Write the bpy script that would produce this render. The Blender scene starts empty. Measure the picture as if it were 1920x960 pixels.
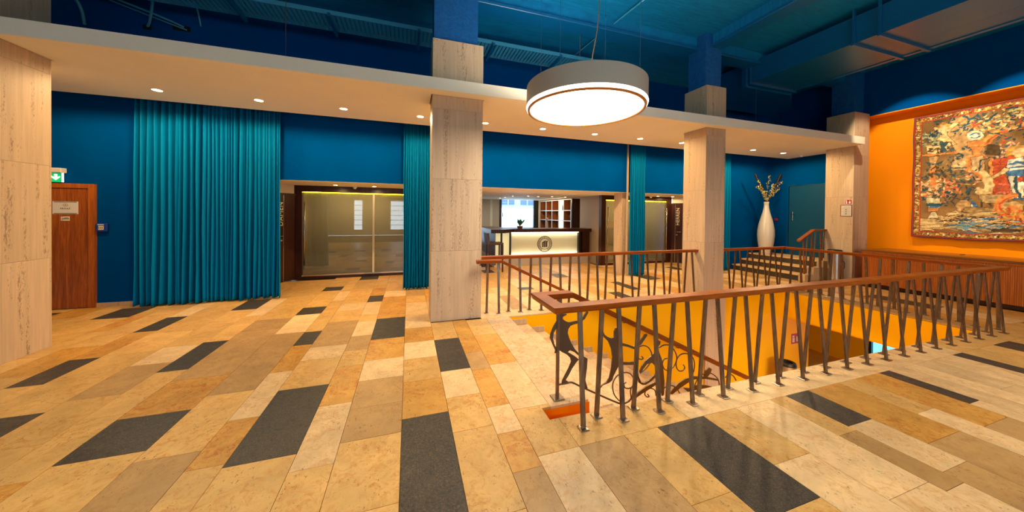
import bpy, math, random
import numpy as np
from mathutils import Matrix, Vector

# ---------------------------------------------------------------- camera, world, exposure
scn = bpy.context.scene
COL = scn.collection
FPX, CYPX, YAW, PITCH, ROLL, EYE = 595.032, 405.443, 0.314861, -0.009021, -0.010784, 1.6
def cam_axes():
    c, s = math.cos(YAW), math.sin(YAW)
    F = Vector((s, c, 0)); r = Vector((c, -s, 0)); d = Vector((0, 0, -1))
    cp, sp = math.cos(PITCH), math.sin(PITCH)
    f2 = F*cp - d*sp; d2 = d*cp + F*sp
    cr, sr = math.cos(ROLL), math.sin(ROLL)
    return r*cr + d2*sr, d2*cr - r*sr, f2
_r, _d, _f = cam_axes()
cam = bpy.data.cameras.new('camera')
cam.sensor_fit = 'HORIZONTAL'; cam.sensor_width = 36.0
cam.lens = FPX/1920*36.0
cam.shift_x = 0.0; cam.shift_y = -(480-CYPX)/1920
cam.clip_start = 0.05; cam.clip_end = 200
camo = bpy.data.objects.new('camera', cam); COL.objects.link(camo)
camo.matrix_world = Matrix(((_r.x, -_d.x, -_f.x, 0), (_r.y, -_d.y, -_f.y, 0), (_r.z, -_d.z, -_f.z, EYE), (0, 0, 0, 1)))
scn.camera = camo

world = bpy.data.worlds.new('overcast_sky'); scn.world = world; world.use_nodes = True
bg = world.node_tree.nodes['Background']
bg.inputs[0].default_value = (0.76, 0.89, 1.0, 1); bg.inputs[1].default_value = 4.5

scn.view_settings.view_transform = 'Standard'; scn.view_settings.look = 'None'
scn.view_settings.gamma = 1.0; scn.view_settings.use_curve_mapping = False
scn.view_settings.exposure = 0.46

WARM = (1.0, 0.69, 0.35); NEUTRAL = (1.0, 0.88, 0.72)
def lamp(name, kind, loc, power, color, aim=None, **kw):
    L = bpy.data.lights.new(name, kind); L.energy = power; L.color = color
    for k, v in kw.items(): setattr(L, k, v)
    o = bpy.data.objects.new(name, L); COL.objects.link(o); o.location = loc
    if aim is not None:
        o.rotation_euler = (Vector(aim)-Vector(loc)).to_track_quat('-Z', 'Y').to_euler()
    return o

# ---------------------------------------------------------------- helpers
def lin(c):
    out = []
    for v in c:
        v /= 255.0
        out.append(v/12.92 if v <= 0.04045 else ((v+0.055)/1.055)**2.4)
    return (*out, 1.0)

def wloc(o):
    v = Vector((0, 0, 0))
    while o is not None:
        v += o.location; o = o.parent
    return v

def tag(o, label=None, cat=None, group=None, kind=None):
    if label: o['label'] = label
    if cat: o['category'] = cat
    if group: o['group'] = group
    if kind: o['kind'] = kind
    return o

def empty(name, loc, label=None, cat=None, group=None, kind=None, parent=None):
    o = bpy.data.objects.new(name, None); COL.objects.link(o)
    o.empty_display_size = 0.1
    if parent is not None:
        o.parent = parent; o.location = Vector(loc) - wloc(parent)
    else:
        o.location = loc
    return tag(o, label, cat, group, kind)

class MB:
    """collects shapes in world coordinates and links them as one mesh object"""
    def __init__(self): self.v = []; self.f = []; self.m = []
    def add(self, vs, fs, mi=0):
        n = len(self.v); self.v += [tuple(p) for p in vs]
        for f in fs: self.f.append(tuple(n+i for i in f)); self.m.append(mi)
        return self
    def box(self, x0, x1, y0, y1, z0, z1, mi=0):
        vs = [(x0,y0,z0),(x1,y0,z0),(x1,y1,z0),(x0,y1,z0),(x0,y0,z1),(x1,y0,z1),(x1,y1,z1),(x0,y1,z1)]
        return self.add(vs, [(3,2,1,0),(4,5,6,7),(0,1,5,4),(1,2,6,5),(2,3,7,6),(3,0,4,7)], mi)
    def bbox(self, x0, x1, y0, y1, z0, z1, b=0.004, mi=0):
        """box with chamfered edges"""
        vs = []
        for (sx, sy, sz) in [(i, j, k) for i in (0,1) for j in (0,1) for k in (0,1)]:
            x, y, z = (x0,x1)[sx], (y0,y1)[sy], (z0,z1)[sz]
            dx, dy, dz = (b,-b)[sx], (b,-b)[sy], (b,-b)[sz]
            vs += [(x, y+dy, z+dz), (x+dx, y, z+dz), (x+dx, y+dy, z)]
        I = lambda i, j, k, a: ((i*2+j)*2+k)*3+a
        fs = []
        for s in (0, 1):
            q = [I(s,0,0,0), I(s,1,0,0), I(s,1,1,0), I(s,0,1,0)]; fs.append(q if s else q[::-1])
            q = [I(0,s,0,1), I(0,s,1,1), I(1,s,1,1), I(1,s,0,1)]; fs.append(q if s else q[::-1])
            q = [I(0,0,s,2), I(1,0,s,2), I(1,1,s,2), I(0,1,s,2)]; fs.append(q if s else q[::-1])
        for i in (0, 1):
            for j in (0, 1):
                fs.append([I(i,j,0,0), I(i,j,1,0), I(i,j,1,1), I(i,j,0,1)])
                fs.append([I(i,0,j,0), I(i,1,j,0), I(i,1,j,2), I(i,0,j,2)])
                fs.append([I(0,i,j,1), I(1,i,j,1), I(1,i,j,2), I(0,i,j,2)])
        for i in (0,1):
            for j in (0,1):
                for k in (0,1): fs.append([I(i,j,k,0), I(i,j,k,1), I(i,j,k,2)])
        return self.add(vs, fs, mi)
    def prism(self, pts, z0, z1, mi=0):
        n = len(pts)
        vs = [(x, y, z0) for x, y in pts] + [(x, y, z1) for x, y in pts]
        fs = [tuple(range(n-1, -1, -1)), tuple(range(n, 2*n))] + [(i, (i+1) % n, n+(i+1) % n, n+i) for i in range(n)]
        return self.add(vs, fs, mi)
    def prism_y(self, pts, y0, y1, mi=0):
        n = len(pts)
        vs = [(x, y0, z) for x, z in pts] + [(x, y1, z) for x, z in pts]
        fs = [tuple(range(n)), tuple(range(2*n-1, n-1, -1))] + [(i, n+i, n+(i+1) % n, (i+1) % n) for i in range(n)]
        return self.add(vs, fs, mi)
    def prism_x(self, pts, x0, x1, mi=0):
        n = len(pts)
        vs = [(x0, y, z) for y, z in pts] + [(x1, y, z) for y, z in pts]
        fs = [tuple(range(n)), tuple(range(2*n-1, n-1, -1))] + [(i, n+i, n+(i+1) % n, (i+1) % n) for i in range(n)]
        return self.add(vs, fs, mi)
    def lathe(self, prof, c, n=32, mi=0, cap=True):
        vs = []; fs = []
        for r, z in prof:
            for i in range(n):
                a = 2*math.pi*i/n; vs.append((c[0]+r*math.cos(a), c[1]+r*math.sin(a), c[2]+z))
        for k in range(len(prof)-1):
            for i in range(n):
                j = (i+1) % n; fs.append((k*n+i, k*n+j, (k+1)*n+j, (k+1)*n+i))
        if cap:
            fs.append(tuple(range(n-1, -1, -1))); fs.append(tuple((len(prof)-1)*n+i for i in range(n)))
        return self.add(vs, fs, mi)
    def tube(self, path, r, n=8, mi=0, radii=None):
        P = [Vector(p) for p in path]; vs = []; fs = []; prev = None
        for k, p in enumerate(P):
            t = (P[min(k+1, len(P)-1)] - P[max(k-1, 0)]).normalized()
            if prev is None:
                a = Vector((0, 0, 1)) if abs(t.z) < 0.9 else Vector((1, 0, 0))
                u = t.cross(a).normalized()
            else:
                u = (prev - t*prev.dot(t)).normalized()
            prev = u; w = t.cross(u); rr = radii[k] if radii else r
            for i in range(n):
                a = 2*math.pi*i/n; vs.append(p + u*(rr*math.cos(a)) + w*(rr*math.sin(a)))
        for k in range(len(P)-1):
            for i in range(n):
                j = (i+1) % n; fs.append((k*n+i, k*n+j, (k+1)*n+j, (k+1)*n+i))
        fs.append(tuple(range(n-1, -1, -1))); fs.append(tuple((len(P)-1)*n+i for i in range(n)))
        return self.add(vs, fs, mi)
    def rail(self, path, prof, mi=0):
        """sweep a vertical profile (side, height) along a path with mitred corners"""
        P = [Vector(p) for p in path]; n = len(prof); vs = []; fs = []
        dirs = []
        for a, b in zip(P, P[1:]):
            d = Vector((b.x-a.x, b.y-a.y, 0)); dirs.append(d.normalized())
        for k, p in enumerate(P):
            d0 = dirs[max(k-1, 0)]; d1 = dirs[min(k, len(dirs)-1)]
            n0 = Vector((d0.y, -d0.x, 0)); n1 = Vector((d1.y, -d1.x, 0))
            s = (n0+n1).normalized(); s = s/max(0.3, s.dot(n0))
            for a, z in prof: vs.append(p + s*a + Vector((0, 0, z)))
        for k in range(len(P)-1):
            for i in range(n):
                j = (i+1) % n; fs.append((k*n+i, (k+1)*n+i, (k+1)*n+j, k*n+j))
        fs.append(tuple(range(n))); fs.append(tuple((len(P)-1)*n+i for i in range(n-1, -1, -1)))
        return self.add(vs, fs, mi)
    def build(self, name, mats, parent=None, smooth=False, autosmooth=None):
        o0 = wloc(parent) if parent is not None else Vector((0, 0, 0))
        me = bpy.data.meshes.new(name)
        me.from_pydata([(x-o0.x, y-o0.y, z-o0.z) for x, y, z in self.v], [], self.f)
        if not isinstance(mats, (list, tuple)): mats = [mats]
        for m in mats: me.materials.append(m)
        if len(mats) > 1: me.polygons.foreach_set('material_index', self.m)
        if smooth: me.polygons.foreach_set('use_smooth', [True]*len(me.polygons))
        me.update(); 
        o = bpy.data.objects.new(name, me); COL.objects.link(o)
        if parent is not None: o.parent = parent
        if autosmooth: me.set_sharp_from_angle(angle=math.radians(autosmooth))
        return o

def struct(mb, name, mats, label=None, **kw):
    return tag(mb.build(name, mats, **kw), label, None, None, 'structure')

# ---------------------------------------------------------------- materials
MATS = {}
class NT:
    def __init__(self, name, rough=0.5, metal=0.0, spec=0.5):
        self.mat = bpy.data.materials.new(name); self.mat.use_nodes = True
        self.t = self.mat.node_tree; self.n = self.t.nodes; self.b = self.n['Principled BSDF']
        self.b.inputs['Roughness'].default_value = rough; self.b.inputs['Metallic'].default_value = metal
        self.b.inputs['Specular IOR Level'].default_value = spec
        MATS[name] = self.mat
    def node(self, kind, **kw):
        n = self.n.new(kind)
        for k, v in kw.items(): setattr(n, k, v)
        return n
    def link(self, a, b): self.t.links.new(a, b)
    def coords(self, scale=(1,1,1), rand=False):
        tc = self.node('ShaderNodeTexCoord'); mp = self.node('ShaderNodeMapping')
        mp.inputs['Scale'].default_value = scale
        self.link(tc.outputs['Object'], mp.inputs['Vector'])
        if rand:
            oi = self.node('ShaderNodeObjectInfo'); mu = self.node('ShaderNodeMath', operation='MULTIPLY'); mu.inputs[1].default_value = 37.0
            self.link(oi.outputs['Random'], mu.inputs[0])
            cb = self.node('ShaderNodeCombineXYZ')
            for i in range(3): self.link(mu.outputs[0], cb.inputs[i])
            self.link(cb.outputs[0], mp.inputs['Location'])
        return mp.outputs[0]
    def noise(self, vec, scale, detail=4, rough=0.55, dist=0.0):
        n = self.node('ShaderNodeTexNoise'); n.inputs['Scale'].default_value = scale
        n.inputs['Detail'].default_value = detail; n.inputs['Roughness'].default_value = rough; n.inputs['Distortion'].default_value = dist
        self.link(vec, n.inputs['Vector']); return n.outputs['Fac']
    def ramp(self, fac, stops):
        r = self.node('ShaderNodeValToRGB'); e = r.color_ramp.elements
        while len(e) < len(stops): e.new(0.5)
        for i, (p, c) in enumerate(stops):
            e[i].position = p; e[i].color = c if len(c) == 4 else (*c, 1)
        self.link(fac, r.inputs[0]); return r.outputs[0]
    def mix(self, fac, a, b, mode='MIX'):
        m = self.node('ShaderNodeMix', data_type='RGBA', blend_type=mode)
        if isinstance(fac, (int, float)): m.inputs[0].default_value = fac
        else: self.link(fac, m.inputs[0])
        for s, x in ((6, a), (7, b)):
            if isinstance(x, tuple): m.inputs[s].default_value = x
            else: self.link(x, m.inputs[s])
        return m.outputs[2]
    def color(self, x):
        if isinstance(x, tuple): self.b.inputs['Base Color'].default_value = x
        else: self.link(x, self.b.inputs['Base Color'])
        return self
    def bump(self, fac, strength=0.2, dist=0.01):
        b = self.node('ShaderNodeBump'); b.inputs['Strength'].default_value = strength; b.inputs['Distance'].default_value = dist
        self.link(fac, b.inputs['Height']); self.link(b.outputs[0], self.b.inputs['Normal']); return self
    def rand_value(self, col, lo, hi):
        oi = self.node('ShaderNodeObjectInfo'); mr = self.node('ShaderNodeMapRange')
        mr.inputs['To Min'].default_value = lo; mr.inputs['To Max'].default_value = hi
        self.link(oi.outputs['Random'], mr.inputs['Value'])
        hs = self.node('ShaderNodeHueSaturation'); self.link(mr.outputs[0], hs.inputs['Value'])
        if isinstance(col, tuple): hs.inputs['Color'].default_value = col
        else: self.link(col, hs.inputs['Color'])
        return hs.outputs[0]

def scalec(c, k): return (min(1, c[0]*k), min(1, c[1]*k), min(1, c[2]*k), 1)

def plain(name, rgb, rough=0.5, metal=0.0, spec=0.5, var=0.0, scale=4.0):
    t = NT(name, rough, metal, spec); c = lin(rgb)
    if var: t.color(t.ramp(t.noise(t.coords(), scale, 5), [(0.3, scalec(c, 1-var)), (0.7, scalec(c, 1+var))]))
    else: t.color(c)
    return t.mat

def emit(name, rgb, strength):
    t = NT(name, 0.6); c = lin(rgb)
    t.color(c); t.b.inputs['Emission Color'].default_value = c; t.b.inputs['Emission Strength'].default_value = strength
    return t.mat

def tile_mat(name, rgb, vein, vein_amt, pit_amt, rough, val=(0.9, 1.08), speck=False):
    t = NT(name, rough, 0, 0.30); c = lin(rgb); v = t.coords((1, 1, 1), rand=True)
    base = t.ramp(t.noise(v, 4.0, 6, 0.6, 0.6), [(0.28, scalec(c, 0.80)), (0.72, scalec(c, 1.14))])
    if speck:
        f = t.noise(v, 120.0, 3, 0.7); base = t.mix(t.ramp(f, [(0.50, (0,0,0,1)), (0.72, (0.9,0.9,0.9,1))]), base, lin((120, 98, 72)))
        g = t.noise(v, 55.0, 2); base = t.mix(t.ramp(g, [(0.50, (0,0,0,1)), (0.72, (0.8,0.8,0.8,1))]), base, scalec(c, 0.45))
    else:
        cl = t.noise(v, 3.1, 3, 0.6, 0.5)                                   # where the stone is lively
        f = t.noise(v, 13.0, 8, 0.72, 1.4)
        m1 = t.node('ShaderNodeMath', operation='MULTIPLY'); t.link(t.ramp(f, [(0.47, (0,0,0,1)), (0.64, (1,1,1,1))]), m1.inputs[0]); t.link(t.ramp(cl, [(0.38, (0.18,)*3+(1,)), (0.58, (vein_amt,)*3+(1,))]), m1.inputs[1])
        base = t.mix(m1.outputs[0], base, lin(vein))
        g = t.noise(t.coords((1.0, 0.55, 1), rand=True), 62.0, 4, 0.75, 0.3)
        cl2 = t.noise(v, 5.3, 3, 0.6, 0.8)
        m2 = t.node('ShaderNodeMath', operation='MULTIPLY'); t.link(t.ramp(g, [(0.585, (0,0,0,1)), (0.64, (1,1,1,1))]), m2.inputs[0]); t.link(t.ramp(cl2, [(0.42, (0.1,)*3+(1,)), (0.62, (pit_amt,)*3+(1,))]), m2.inputs[1])
        base = t.mix(m2.outputs[0], base, lin((96, 58, 24)))
    t.color(t.rand_value(base, *val))
    rr = t.ramp(t.noise(v, 12.0, 3), [(0.3, (rough*0.85,)*3+(1,)), (0.7, (rough*1.2,)*3+(1,))])
    t.link(rr, t.b.inputs['Roughness'])
    return t.mat

def travertine(name, rgb, rough=0.55, pits=0.75):
    t = NT(name, rough, 0, 0.3); c = lin(rgb); v = t.coords((1, 1, 0.045), rand=True)
    a = t.ramp(t.noise(v, 30.0, 5, 0.6), [(0.3, scalec(c, 0.84)), (0.7, scalec(c, 1.10))])
    a = t.mix(t.ramp(t.noise(t.coords((1, 1, 0.25), rand=True), 3.0, 3), [(0.35, (0.5,)*3+(1,)), (0.6, (0,0,0,1))]), a, scalec(c, 0.85))
    f = t.noise(t.coords((1, 1, 0.34), rand=True), 85.0, 4, 0.7); z = t.noise(t.coords((1, 1, 0.06), rand=True), 14.0, 3)
    m = t.node('ShaderNodeMath', operation='MULTIPLY'); t.link(f, m.inputs[0]); t.link(z, m.inputs[1])
    p = t.ramp(m.outputs[0], [(0.32, (0,0,0,1)), (0.38, (pits,)*3+(1,))])
    t.color(t.rand_value(t.mix(p, a, lin((92, 62, 34))), 0.95, 1.06)); t.bump(f, 0.12, 0.003)
    return t.mat

def wood(name, dark, light, rough=0.4, grain=(14, 14, 0.8), bands=None, rand=True):
    t = NT(name, rough, 0, 0.28); v = t.coords(grain, rand=rand)
    a = t.ramp(t.noise(v, 1.6, 6, 0.65, 0.5), [(0.3, lin(dark)), (0.72, lin(light))])
    f = t.noise(v, 7.0, 3, 0.6)
    a = t.mix(t.ramp(f, [(0.42, (0.45,)*3+(1,)), (0.62, (0,0,0,1))]), a, scalec(lin(dark), 0.6))
    t.color(a); return t.mat

tile_mat('tile_cream', (232, 194, 138), (206, 146, 74), 0.7, 0.7, 0.36)
tile_mat('tile_tan', (220, 173, 100), (196, 128, 46), 0.8, 0.8, 0.36)
tile_mat('tile_ochre', (212, 156, 72), (182, 98, 22), 0.9, 0.9, 0.36)
tile_mat('tile_brown', (190, 148, 90), (160, 104, 48), 0.5, 0.8, 0.38)
tile_mat('tile_dark', (62, 58, 52), (60, 50, 40), 0.4, 0.0, 0.42, speck=True)
tile_mat('stair_stone', (226, 190, 142), (204, 138, 62), 0.9, 0.8, 0.36)
plain('grout', (70, 52, 34), 0.9)
travertine('travertine', (206, 178, 144), 0.55, 0.55)
travertine('travertine_step', (208, 176, 134), 0.5, 0.4)
plain('blue_paint', (0, 69, 134), 0.7, 0, 0.0, 0.05, 2.0)
plain('orange_paint', (255, 146, 0), 0.6, 0, 0.12, 0.03, 2.0)
plain('stairwell_paint', (255, 186, 0), 0.6, 0, 0.12, 0.03, 2.0)
plain('white_paint', (246, 240, 216), 0.6, 0, 0.3, 0.02, 2.0)
plain('beige_paint', (206, 194, 170), 0.6, 0, 0.3)
plain('dark_gap', (14, 12, 10), 0.9)
t = NT('blue_concrete', 0.5, 0, 0.4)
v = t.coords((1, 9, 1)); f = t.noise(v, 3.0, 8, 0.7)
t.color(t.ramp(f, [(0.3, lin((0, 98, 150))), (0.7, lin((0, 134, 190)))])); t.bump(f, 0.35, 0.01)
t = NT('blue_rough', 0.5, 0, 0.4)
v = t.coords(); f = t.noise(v, 16.0, 8, 0.75, 0.6)
t.color(t.ramp(f, [(0.3, lin((0, 76, 144))), (0.7, lin((0, 108, 180)))])); t.bump(f, 0.8, 0.03)
plain('blue_metal', (4, 92, 148), 0.32, 0, 0.5, 0.06, 3.0)
plain('blue_door', (4, 70, 104), 0.45, 0, 0.25)
wood('rail_wood', (130, 58, 6), (178, 90, 12), 0.38, (1.2, 1.2, 14))
wood('dark_wood', (46, 22, 12), (78, 40, 22), 0.32)
wood('door_wood', (122, 56, 14), (196, 108, 36), 0.35, (9, 9, 0.6))
wood('counter_wood', (152, 74, 10), (204, 114, 22), 0.4, (30, 30, 0.7))
wood('shelf_wood', (120, 66, 30), (170, 104, 54), 0.45)
t = NT('bronze', 0.30, 0.9, 0.5); t.color(t.ramp(t.noise(t.coords((8, 8, 2), rand=True), 6.0, 4), [(0.3, lin((104, 90, 78))), (0.7, lin((136, 120, 104)))]))
plain('iron', (104, 88, 72), 0.34, 0.75)
plain('plate_metal', (150, 132, 112), 0.3, 0.9)
plain('steel', (190, 186, 178), 0.22, 1.0)
plain('dark_metal', (52, 52, 54), 0.35, 0.6)
plain('black_plastic', (22, 22, 24), 0.4)
t = NT('teal_curtain', 0.9, 0, 0.05); t.color(t.ramp(t.noise(t.coords((60, 60, 60)), 4.0, 2), [(0.3, lin((0, 106, 154))), (0.7, lin((0, 122, 172)))])); t.b.inputs['Sheen Weight'].default_value = 0.0
plain('vase_ceramic', (206, 200, 190), 0.18, 0, 0.6)
plain('leather', (58, 36, 26), 0.4)
plain('leaf_green', (44, 104, 46), 0.5); plain('blossom', (222, 216, 120), 0.6); plain('twig', (92, 72, 44), 0.7); plain('feather_brown', (36, 20, 16), 0.9, 0, 0.1)
plain('paper', (214, 204, 190), 0.6); plain('ink', (40, 34, 30), 0.6); plain('sign_red', (176, 18, 22), 0.45); plain('sign_white', (232, 230, 222), 0.5)
plain('sticker_cream', (220, 206, 172), 0.5); plain('gold_ink', (150, 120, 60), 0.5)
plain('callpoint_blue', (20, 60, 150), 0.4); plain('pale_lettering', (240, 226, 196), 0.4)
plain('lamp_shell', (206, 194, 170), 0.45); plain('lamp_gold', (190, 130, 60), 0.35, 0.3)
emit('lamp_diffuser', (255, 240, 220), 17.0)
emit('lamp_rim', (255, 244, 228), 3.0)
emit('downlight_glow', (255, 226, 180), 30.0)
emit('exit_green', (0, 180, 100), 0.55); emit('exit_white', (240, 255, 250), 1.0)
emit('led_yellow', (255, 216, 30), 14.0); emit('led_white', (255, 250, 238), 11.0); emit('shelf_glow', (255, 236, 190), 1.6)
plain('bar_panel', (218, 214, 170), 0.5)
plain('bottle_dark', (16, 18, 14), 0.12); plain('bottle_yellow', (220, 180, 20), 0.2); plain('bottle_blue', (70, 90, 110), 0.15)
t = NT('clear_glass', 0.02); t.color((1,1,1,1)); t.b.inputs['Transmission Weight'].default_value = 1.0; t.b.inputs['IOR'].default_value = 1.3
def pane(name, tint, base, edge, cloud=0.0, cloud_col=(0.5, 0.5, 0.42, 1)):
    t = NT(name, 0.02); out = t.n['Material Output']
    tr = t.node('ShaderNodeBsdfTransparent'); tr.inputs[0].default_value = tint
    body = tr.outputs[0]
    if cloud:
        tl = t.node('ShaderNodeBsdfTranslucent'); tl.inputs[0].default_value = cloud_col
        df = t.node('ShaderNodeBsdfDiffuse'); df.inputs[0].default_value = cloud_col
        m0 = t.node('ShaderNodeMixShader'); m0.inputs[0].default_value = 0.35; t.link(tl.outputs[0], m0.inputs[1]); t.link(df.outputs[0], m0.inputs[2])
        m1 = t.node('ShaderNodeMixShader'); m1.inputs[0].default_value = cloud; t.link(body, m1.inputs[1]); t.link(m0.outputs[0], m1.inputs[2]); body = m1.outputs[0]
    gl = t.node('ShaderNodeBsdfGlossy'); gl.inputs['Roughness'].default_value = 0.015
    lw = t.node('ShaderNodeLayerWeight'); lw.inputs['Blend'].default_value = 0.35
    mr = t.node('ShaderNodeMapRange'); mr.inputs['To Min'].default_value = base; mr.inputs['To Max'].default_value = edge; t.link(lw.outputs['Facing'], mr.inputs['Value'])
    mx = t.node('ShaderNodeMixShader'); t.link(mr.outputs[0], mx.inputs[0]); t.link(body, mx.inputs[1]); t.link(gl.outputs[0], mx.inputs[2])
    t.link(mx.outputs[0], out.inputs['Surface']); return t.mat
pane('smoked_glass', (0.72, 0.70, 0.58, 1), 0.10, 0.5, 0.22); pane('window_glass', (0.95, 0.98, 1.0, 1), 0.03, 0.4)
emit('led_panel', (206, 200, 150), 0.55)
plain('shelf_edge', (176, 196, 220), 0.4)
wood('frame_wood', (154, 78, 18), (204, 112, 36), 0.35, (9, 9, 0.6))
plain('counter_top', (128, 78, 34), 0.25, 0, 0.5, 0.08, 3.0)
pane('glassware', (0.92, 0.93, 0.92, 1), 0.08, 0.7)
t = NT('reeded_wood', 0.45, 0, 0.4); v = t.coords((1, 1, 0.05)); wv = t.node('ShaderNodeTexWave', wave_type='BANDS', bands_direction='Y'); wv.inputs['Scale'].default_value = 14.0
t.link(v, wv.inputs['Vector']); f2 = t.noise(t.coords((20, 20, 0.8)), 2.0, 5, 0.6)
cc = t.ramp(f2, [(0.3, lin((150, 70, 8))), (0.7, lin((204, 110, 20)))]); t.color(t.mix(t.ramp(wv.outputs['Fac'], [(0.0, (0.6,)*3+(1,)), (0.35, (0,0,0,1))]), cc, lin((90, 38, 10)))); t.bump(wv.outputs['Fac'], 0.4, 0.004)
plain('vestibule_paint', (150, 128, 94), 0.6)
plain('conduit_blue', (60, 150, 190), 0.35, 0, 0.5)
plain('notice_red', (110, 40, 46), 0.5)
pane('blue_pane', (0.30, 0.62, 0.74, 1), 0.05, 0.4)
M = MATS

# ================================================================ FLOOR
random.seed(7)
WX0, WX1, WY0, WY1 = 1.49, 7.74, 2.222, 4.69          # stairwell opening
SLX0, SLX1, SLY0, SLY1 = 1.055, 1.40, 2.235, 2.385    # small slot in the slab beside the stair head
b = MB()
zt, zb = -0.020, -0.30
b.box(-6.6, 1.035, -6.5, 13.4, zb, zt)
b.box(1.035, 12.3, -6.5, 2.205, zb, zt)
b.box(1.035, 1.47, 2.395, 4.71, zb, zt)
b.box(1.035, 7.76, 4.71, 13.4, zb, zt)
b.box(7.76, 12.3, 2.205, 13.4, zb, zt)
floor = struct(b, 'floor', M['grout'], 'foyer floor of long limestone planks with scattered dark slabs')

# one row per strip of planks: x0, x1, [far-to-near joints], colours between them (first colour lies beyond the first joint)
A = [
 (-5.45,-5.05,[6.77,6.62,5.7],'TDTT'), (-5.05,-4.645,[6.4,5.6,4.9,4.1],'OTTOT'), (-4.645,-4.36,[6.3,5.5,4.6,3.9],'TTOTT'),
 (-4.36,-3.94,[6.77,6.215,5.2,4.4,3.6],'TDTTOT'), (-3.94,-3.735,[6.3,5.6,4.8,4.2,3.5],'TOTTOT'), (-3.735,-3.395,[6.5,5.7,5.0,4.3,3.6,2.9],'BTTOTTT'),
 (-3.395,-3.145,[6.76,6.04,5.42,4.61,4.04,3.3],'TWDODTT'), (-3.145,-2.695,[6.4,5.3,4.65,3.479,2.85,2.2],'TTTTDTT'),
 (-2.695,-2.345,[6.81,6.18,5.5,4.73,4.26,3.635,3.013,2.3],'TDTTWBTTT'), (-2.345,-2.095,[6.81,5.78,4.78,4.018,3.272,2.625,1.9],'TWTDTTOT'),
 (-2.095,-1.645,[6.4,5.53,5.07,3.78,3.20,2.735,1.9],'TTBBODTT'), (-1.645,-1.295,[7.55,7.195,6.04,5.64,4.84,3.39,2.626,1.7],'TDTDWBTBT'),
 (-1.295,-1.09,[7.09,6.36,5.34,4.815,4.36,3.69,2.94,2.445,1.7],'TWTTDOWOTT'), (-1.09,-0.69,[8.6,8.15,7.2,6.63,6.12,5.685,5.14,4.25,3.90,3.305,2.409,1.6],'TDTTTWTBWTDTT'),
 (-0.69,-0.44,[7.9,7.2,6.55,6.11,5.39,5.05,4.48,4.03,3.635,2.94,2.248,1.5],'TTODWTWBTOWTT'), (-0.44,-0.038,[7.6,6.86,6.40,5.115,4.295,3.70,3.27,2.825,2.431,1.838,1.1],'TTWODOWBBTTT'),
 (-0.038,0.316,[7.5,6.86,6.35,5.885,4.575,4.075,3.615,3.125,2.572,1.2],'TBBTWOWTODT'), (0.316,0.62,[4.065,3.235,2.755,2.308,1.597,0.9],'TDWTTTT'),
 (0.62,0.82,[4.735,3.595,3.17,2.525,2.195,1.838,1.0],'TOBOWOBT'), (0.82,1.13,[4.07,3.235,2.43,1.917,0.9],'TOWTWT'),
]
LIMIT = {-5.45:7.0,-5.05:7.0,-4.645:7.0,-4.36:7.0,-3.94:7.0,-3.735:7.0,-3.395:7.0,-3.145:7.0,0.316:4.72,0.62:4.72,0.82:4.69}
B_ROWS = [
 (1.13,1.495,[0.9],'BT'), (1.495,1.795,[1.337,0.6],'TTB'), (1.795,2.247,[1.158,0.5],'DTT'), (2.247,2.598,[1.40,0.5],'TWT'),
 (2.598,3.005,[1.028,0.3],'WWT'), (3.005,3.208,[1.446,0.961,0.2],'TBWT'), (3.208,3.508,[1.491,1.041,0.3],'DWBT'), (3.508,3.955,[1.207,0.3],'OBT'),
 (3.955,4.215,[1.422,0.5],'TWT'), (4.215,4.615,[1.177,0.4],'OBT'), (4.615,4.79,[1.363,0.5],'DWT'), (4.79,5.05,[0.9],'WT'), (5.05,5.276,[1.1],'WT'),
 (5.276,5.603,[1.39,0.6],'WWT'), (5.603,6.06,[1.2,0.4],'WTT'), (6.06,6.28,[1.25,0.5],'DTW'), (6.28,6.68,[1.3],'TW'), (6.68,7.05,[1.45],'TT'),
 (7.05,7.48,[1.25],'DT'), (7.48,7.8,[1.5],'TT'), (7.8,8.2,[1.35],'OT'), (8.2,8.55,[1.6],'TT'), (8.55,9.0,[1.3],'WT'),
]
CX = [0.316,0.72,1.06,1.40,1.66,1.93,2.23,2.55,2.9,3.2,3.55,3.9,4.15,4.54,4.77,5.2,5.63,6.05,6.4,6.8,7.05,7.5,7.8,8.15,8.55,8.85,9.24]
CDARK = {2.23:(6.23,6.45),3.9:(5.13,5.56),4.54:(5.6,6.4),5.63:(6.37,6.92),7.5:(7.3,7.8),1.93:(8.25,8.7),3.55:(7.2,7.7)}
KEY = {'W':'tile_cream','T':'tile_tan','O':'tile_ochre','B':'tile_brown','D':'tile_dark'}
tiles = []                                            # polygon, material key
def row(x0, x1, joints, cols, ymax, ymin):
    ys = [ymax]+[j for j in joints if ymin < j < ymax]+[ymin]
    skip = sum(1 for j in joints if j >= ymax)
    for k in range(len(ys)-1):
        if ys[k]-ys[k+1] < 0.02: continue
        tiles.append(([(x0, ys[k+1]), (x1, ys[k+1]), (x1, ys[k]), (x0, ys[k])], cols[min(k+skip, len(cols)-1)]))
for x0, x1, j, c in A:
    ymax = LIMIT.get(x0, 7.0 if x1 < -2.6 else 8.58)
    if x1 == -1.645 or x0 == -2.695 or x0 == -2.345: ymax = 8.4
    row(x0, x1, j, c, ymax, -1.0)
for x0, x1, j, c in B_ROWS: row(x0, x1, j, c, 1.917, -0.6)
# notch the two planks at the slot
new = []
for poly, c in tiles:
    x0, y0 = poly[0]; x1, y1 = poly[2]
    if abs(x0-0.82) < 1e-6 and y0 < 2.3 < y1:
        poly = [(x0, y0), (x1, y0), (x1, SLY0), (SLX0, SLY0), (SLX0, SLY1), (x1, SLY1), (x1, y1), (x0, y1)]
    new.append((poly, c))
tiles = new
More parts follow.
